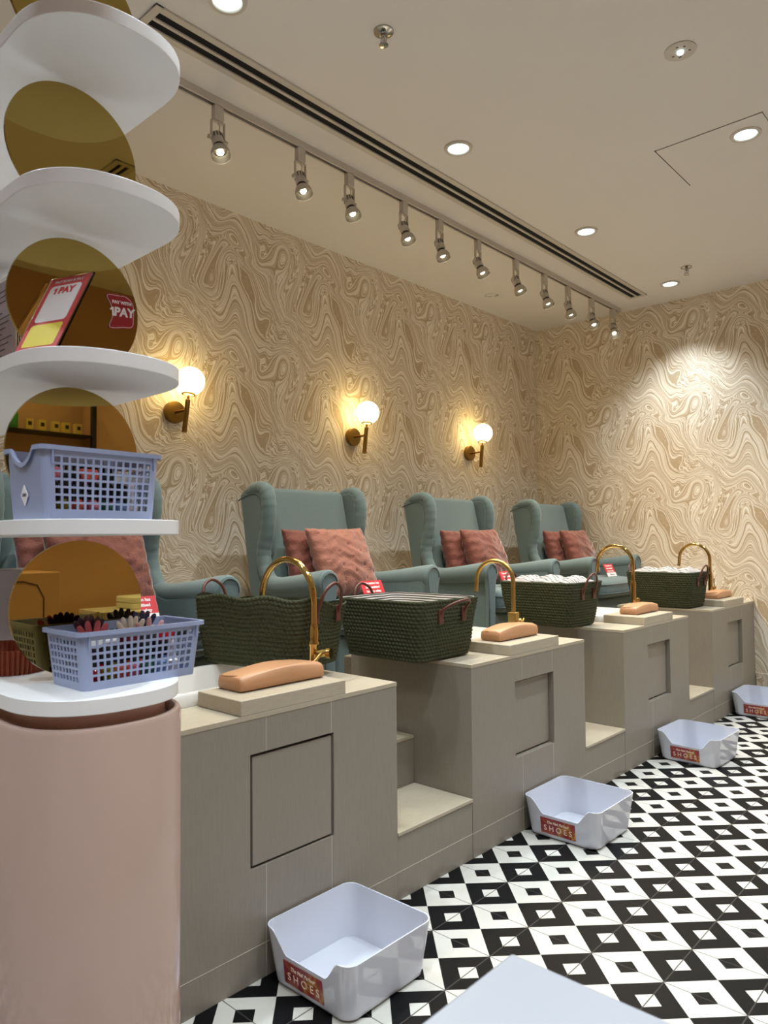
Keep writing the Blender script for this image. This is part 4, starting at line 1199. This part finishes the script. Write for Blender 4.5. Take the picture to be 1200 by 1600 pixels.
def plastic_basket(label, loc, rz, w0, d0, w1, d1, H, cl, rows, cs, solid_short, scoop):
    t = thing('plastic_basket', label, 'basket', loc, rz, 'periwinkle plastic baskets')
    bm, rim = perforated(w0, d0, w1, d1, H, 0.012, cl, rows, cs, solid_short, scoop)
    obj('lattice_body', bm, M['blueplastic'], t, solid=0.0022)
    bm = bmesh.new()
    n = len(rim)
    def off(p, o_, dz): return (p.x+math.copysign(o_, p.x)*(1 if abs(p.x)/w1 > abs(p.y)/d1*1.0 or abs(abs(p.x)-w1/2) < 0.013 else 0), p.y+math.copysign(o_, p.y)*(1 if abs(abs(p.y)-d1/2) < 0.013 else 0), p.z+dz)
    loft(bm, [[off(p, -0.001, -0.001) for p in rim], [off(p, -0.001, 0.0015) for p in rim], [off(p, 0.006, 0.0015) for p in rim], [off(p, 0.006, -0.006) for p in rim], [off(p, 0.0045, -0.006) for p in rim], [off(p, 0.0045, -0.001) for p in rim]], True, False, False)
    obj('rim', bm, M['blueplastic'], t, smooth='auto')
    for sx in (-1, 1):
        for sy_ in (-1, 1):
            x, y = sx*(w1/2-0.014), sy_*(d1/2+0.003)
            obj('rib', B(x-0.001, x+0.001, y-0.002, y+0.002, H-0.028, H-0.004), M['blueplastic'], t)
    return t
ZB1 = 0.8955
lowb = plastic_basket('lower perforated periwinkle plastic basket, on the pink column counter', (2.012, 0.670, ZB1), math.radians(91), 0.214, 0.116, 0.236, 0.130, 0.097, 16, 6, 8, False, 0)
ZB2 = 1.1805
upb = plastic_basket('upper solid-fronted periwinkle plastic basket, on the shelf at eye level', (2.006, 0.595, ZB2), math.radians(94), 0.200, 0.116, 0.216, 0.126, 0.118, 13, 7, 8, True, 0.026)
# diamond tag on the upper basket's solid end
bm = bmesh.new()
for sgn in (0,):
    P = [(0, 0.017), (-0.0125, 0), (0, -0.017), (0.0125, 0)]
    xx = -0.1035
    loft(bm, [[(xx-0.0022+(-0.05)*b, a, 0.040+b) for a, b in P], [(xx-0.0032+(-0.05)*b, a, 0.040+b) for a, b in P]])
tg = obj('diamond_tag', bm, M['cardwhite'], upb); tg['label'] = 'white diamond shaped maker tag'
text('tag_lettering', 'L&H', 0.008, M['ink'], tg, frame((xx-0.0036, 0, 0.0405), (0, -1, 0), (-0.05, 0, 1)), shear=0.2)

# nail colour swatches and polish bottles in the baskets
cols = {'plum': (66, 42, 58), 'rose': (196, 92, 98), 'ivory': (226, 214, 196), 'blush': (222, 168, 172), 'navy': (40, 40, 66), 'pale': (200, 204, 206)}
SWM = {k: plain('nail_varnish_'+k, c, 0.15, var=0.02) for k, c in cols.items()}
fan_spec = [('plum', 'fan of dark plum nail swatches at the left of the lower basket', 6, -0.055, 0.030, 0.018), ('rose', 'fan of rose pink nail swatches in front of the plum ones', 4, -0.062, 0.002, 0.012),
            ('ivory', 'fan of ivory nail swatches in the middle of the lower basket', 5, 0.018, 0.018, 0.012), ('navy', 'fan of dark navy nail swatches at the right of the ivory ones', 5, 0.055, 0.040, 0.018),
            ('blush', 'fan of blush pink nail swatches beside the navy ones', 3, 0.058, 0.018, 0.006)]
Rlow = Matrix.Translation(lowb.location) @ Matrix.Rotation(lowb.rotation_euler.z, 4, 'Z')
for cname, lb, n, lx, ly, dz in fan_spec:
    p = Rlow @ Vector((lx, ly, 0))
    t = thing('nail_swatch_fan', lb, 'nail swatches', (p.x, p.y, ZB1+0.0485+dz), lowb.rotation_euler.z, 'fans of nail swatches in the lower basket')
    bm = bmesh.new(); tube(bm, [(0, -0.003, -0.002), (0, 0.003, -0.002)], 0.012, 16); obj('hub', bm, M['clear'], t)
    for k in range(n):
        a = (k-(n-1)/2)*(0.95/max(1, n-1))*1.25
        dv = Vector((math.sin(a), 0, math.cos(a))); sv = Vector((math.cos(a), 0, -math.sin(a)))
        bm = bmesh.new(); rings = []
        for f, ww in ((0.010, 0.0035), (0.018, 0.0048), (0.032, 0.0058), (0.042, 0.0056), (0.047, 0.0042), (0.0495, 0.0018)):
            c = dv*f+Vector((0, (k % 2)*0.0032-0.0016, 0))
            rings.append([c+sv*(ww*math.cos(q))+Vector((0, 0.0012*math.sin(q)-0.0025*(1-abs(math.cos(q)))*0, 0)) for q in [2*PI*i/12 for i in range(12)]])
        loft(bm, rings); obj('swatch', bm, SWM[cname], t, smooth=True)
BT = [('red', (176, 24, 40)), ('pink', (226, 120, 140)), ('white', (230, 226, 222)), ('olive', (134, 126, 40)), ('teal', (48, 110, 92)), ('burgundy', (96, 18, 34)), ('coral', (224, 96, 76)), ('sky', (120, 146, 196))]
BM_ = {n: plain('bottle_'+n, c, 0.12, var=0.02) for n, c in BT}
def bottle(kind, label, loc, rz, group):
    t = thing('nail_polish_bottle', label, 'bottle', loc, rz, group)
    bm = bmesh.new(); rings = []
    for z, w in ((0, 0.009), (0.002, 0.0105), (0.026, 0.0105), (0.030, 0.006), (0.033, 0.0055)):
        rings.append([(p[0], p[1], z) for p in rrect(w*2, w*2, w*0.45, 4)])
    loft(bm, rings); obj('glass', bm, BM_[kind], t, smooth='auto')
    bm = bmesh.new(); lathe(bm, [(0.0065, 0.033), (0.006, 0.062), (0.004, 0.064)], 12); obj('cap', bm, M['black'] if kind != 'white' else M['cardwhite'], t, smooth='auto')
    return t
kinds = [k for k, _ in BT]
cp = {}
used = 0
for (bo, R_, grid, grp, where, zb) in ((lowb, Rlow, [(-0.078+0.0255*i, -0.032+0.021*j) for j in range(4) for i in range(7) if not (j >= 2)], 'nail polish bottles in the lower plastic basket', 'lower', ZB1),
                               (upb, Matrix.Translation(upb.location) @ Matrix.Rotation(upb.rotation_euler.z, 4, 'Z'), [(-0.062+0.0255*i, -0.042+0.028*j) for j in range(2) for i in range(6)], 'nail polish bottles in the upper plastic basket', 'upper', ZB2)):
    for q, (lx, ly) in enumerate(grid):
        k = kinds[(q*3+used) % len(kinds)]
        p = R_ @ Vector((lx+rnd.uniform(-.001, .001), ly, 0))
        lb = '%s nail polish bottle seen through the holes of the %s plastic basket' % (k, where)
        if k not in cp: cp[k] = bottle(k, lb, (p.x, p.y, zb+0.0015), rnd.uniform(0, 1.5), grp)
        else: dup(cp[k], lb, (p.x, p.y, zb+0.0015), rnd.uniform(0, 1.5), grp)
    used += 3
    top = [(-0.066, -0.036), (0.004, -0.036), (0.072, -0.036)] if where == 'lower' else [(-0.062, -0.034), (0.004, -0.034), (0.068, -0.034), (-0.05, 0.026), (0.03, 0.026)]
    for q, (lx, ly) in enumerate(top):
        k = ('red', 'pink', 'coral', 'white', 'burgundy')[(q+used) % 5]
        p = R_ @ Vector((lx-0.032, ly, 0))
        c = dup(cp[k], '%s nail polish bottle lying on top of the others in the %s plastic basket' % (k, where), (p.x, p.y, zb+0.0015+0.0645+0.0105), 0, grp)
        c.rotation_euler = (0, PI/2, bo.rotation_euler.z)

# ------------------------------------------------------------------ white table in the foreground
t = thing('white_table', 'white table corner jutting into the bottom of the photo', 'table', (0, 0, 0))
TX, TY, TZ = 2.868, 0.605, 0.75
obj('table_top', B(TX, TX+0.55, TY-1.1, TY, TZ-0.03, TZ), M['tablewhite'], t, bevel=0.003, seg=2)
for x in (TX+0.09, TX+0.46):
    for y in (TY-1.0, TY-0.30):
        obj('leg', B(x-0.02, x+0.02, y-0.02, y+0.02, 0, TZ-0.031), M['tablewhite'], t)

# ------------------------------------------------------------------ right wall shelf, seen in the round mirrors
t = thing('wall_shelf', 'glass shelf with dark posts on the pink wall, seen in a mirror', 'shelf', (0, 0, 0))
obj('glass_board', B(XR-0.18, XR-0.002, 1.25, 2.32, 1.848, 1.856), M['black'], t)
obj('post', B(XR-0.19, XR-0.16, 2.30, 2.33, 1.70, 2.15), M['black'], t)
obj('side_board', B(XR-0.155, XR-0.002, 2.322, 2.335, 1.70, 2.15), M['pinkwall'], t)
CB = None
for k, y in enumerate((1.62, 1.70, 1.92, 2.00, 2.09, 2.16, 2.24)):
    lb = 'small cream and gold carton on the wall shelf, seen in a round mirror'
    if CB is None:
        CB = thing('carton', lb, 'carton', (XR-0.10, y, 1.8565), 0, 'cartons on the wall shelf')
        obj('box', B(-0.02, 0.02, -0.022, 0.022, 0, 0.078), M['goldbox'], CB)
        obj('printed_band', B(-0.0206, -0.0202, -0.012, 0.012, 0.035, 0.06), M['black'], CB)
    else: dup(CB, lb, (XR-0.10, y, 1.8565), 0)
t = thing('pump_bottle', 'green pump bottle on the wall shelf, seen in a round mirror', 'bottle', (XR-0.10, 1.81, 1.8565))
bm = bmesh.new(); lathe(bm, [(0.04, 0), (0.042, 0.005), (0.042, 0.10), (0.03, 0.118), (0.012, 0.122)], 24); obj('flask', bm, M['green'], t, smooth='auto')
bm = bmesh.new(); lathe(bm, [(0.012, 0.122), (0.012, 0.14), (0.004, 0.142), (0.004, 0.165)], 16); tube(bm, [(0, 0, 0.165), (-0.03, 0, 0.163)], 0.006, 10); obj('pump', bm, M['cardwhite'], t, smooth='auto')
t = thing('base_cabinet', 'low pink cabinet along the right wall, seen in the lowest round mirror', 'cabinet', (0, 0, 0))
obj('carcass', B(XR-0.40, XR-0.002, 1.2, 2.0, 0, 0.955), M['pinkwall'], t, bevel=0.004, seg=2)
bm = bmesh.new(); tube(bm, [(XR-0.402, 1.3, 0.1), (XR-0.402, 1.3, 0.80), (XR-0.402, 1.34, 0.88), (XR-0.402, 1.42, 0.905), (XR-0.402, 1.78, 0.905), (XR-0.402, 1.86, 0.88), (XR-0.402, 1.90, 0.80), (XR-0.402, 1.90, 0.1)], 0.004, 8); obj('door_groove', bm, M['woodleg'], t)

t = thing('side_table', 'small cream side table near the right wall, seen in the lowest round mirror', 'table', (5.20, 2.55, 0))
obj('table_top', B(-0.22, 0.22, -0.30, 0.30, 0.66, 0.69), M['ceramic'], t, bevel=0.003, seg=2)
for x in (-0.19, 0.19):
    for y in (-0.27, 0.27): obj('leg', B(x-0.015, x+0.015, y-0.015, y+0.015, 0, 0.6595), M['woodleg'], t)
for k in range(2):
    bm = bmesh.new(); loft(bm, [[(p[0]*sc, p[1]*sc, z) for p in rrect(0.24, 0.30, 0.03, 5)] for z, sc in ((0, 0.95), (0.006, 1), (0.034, 1), (0.04, 0.94))])
    o = obj('folded_towel', bm, M['towel'], None, smooth='auto'); o.location = (5.20, 2.60, 0.6905+0.041*k)
    tag(o, ('lower', 'upper')[k]+' white folded towel on the side table, seen in the lowest mirror', 'towel', 'folded towels on the side table')
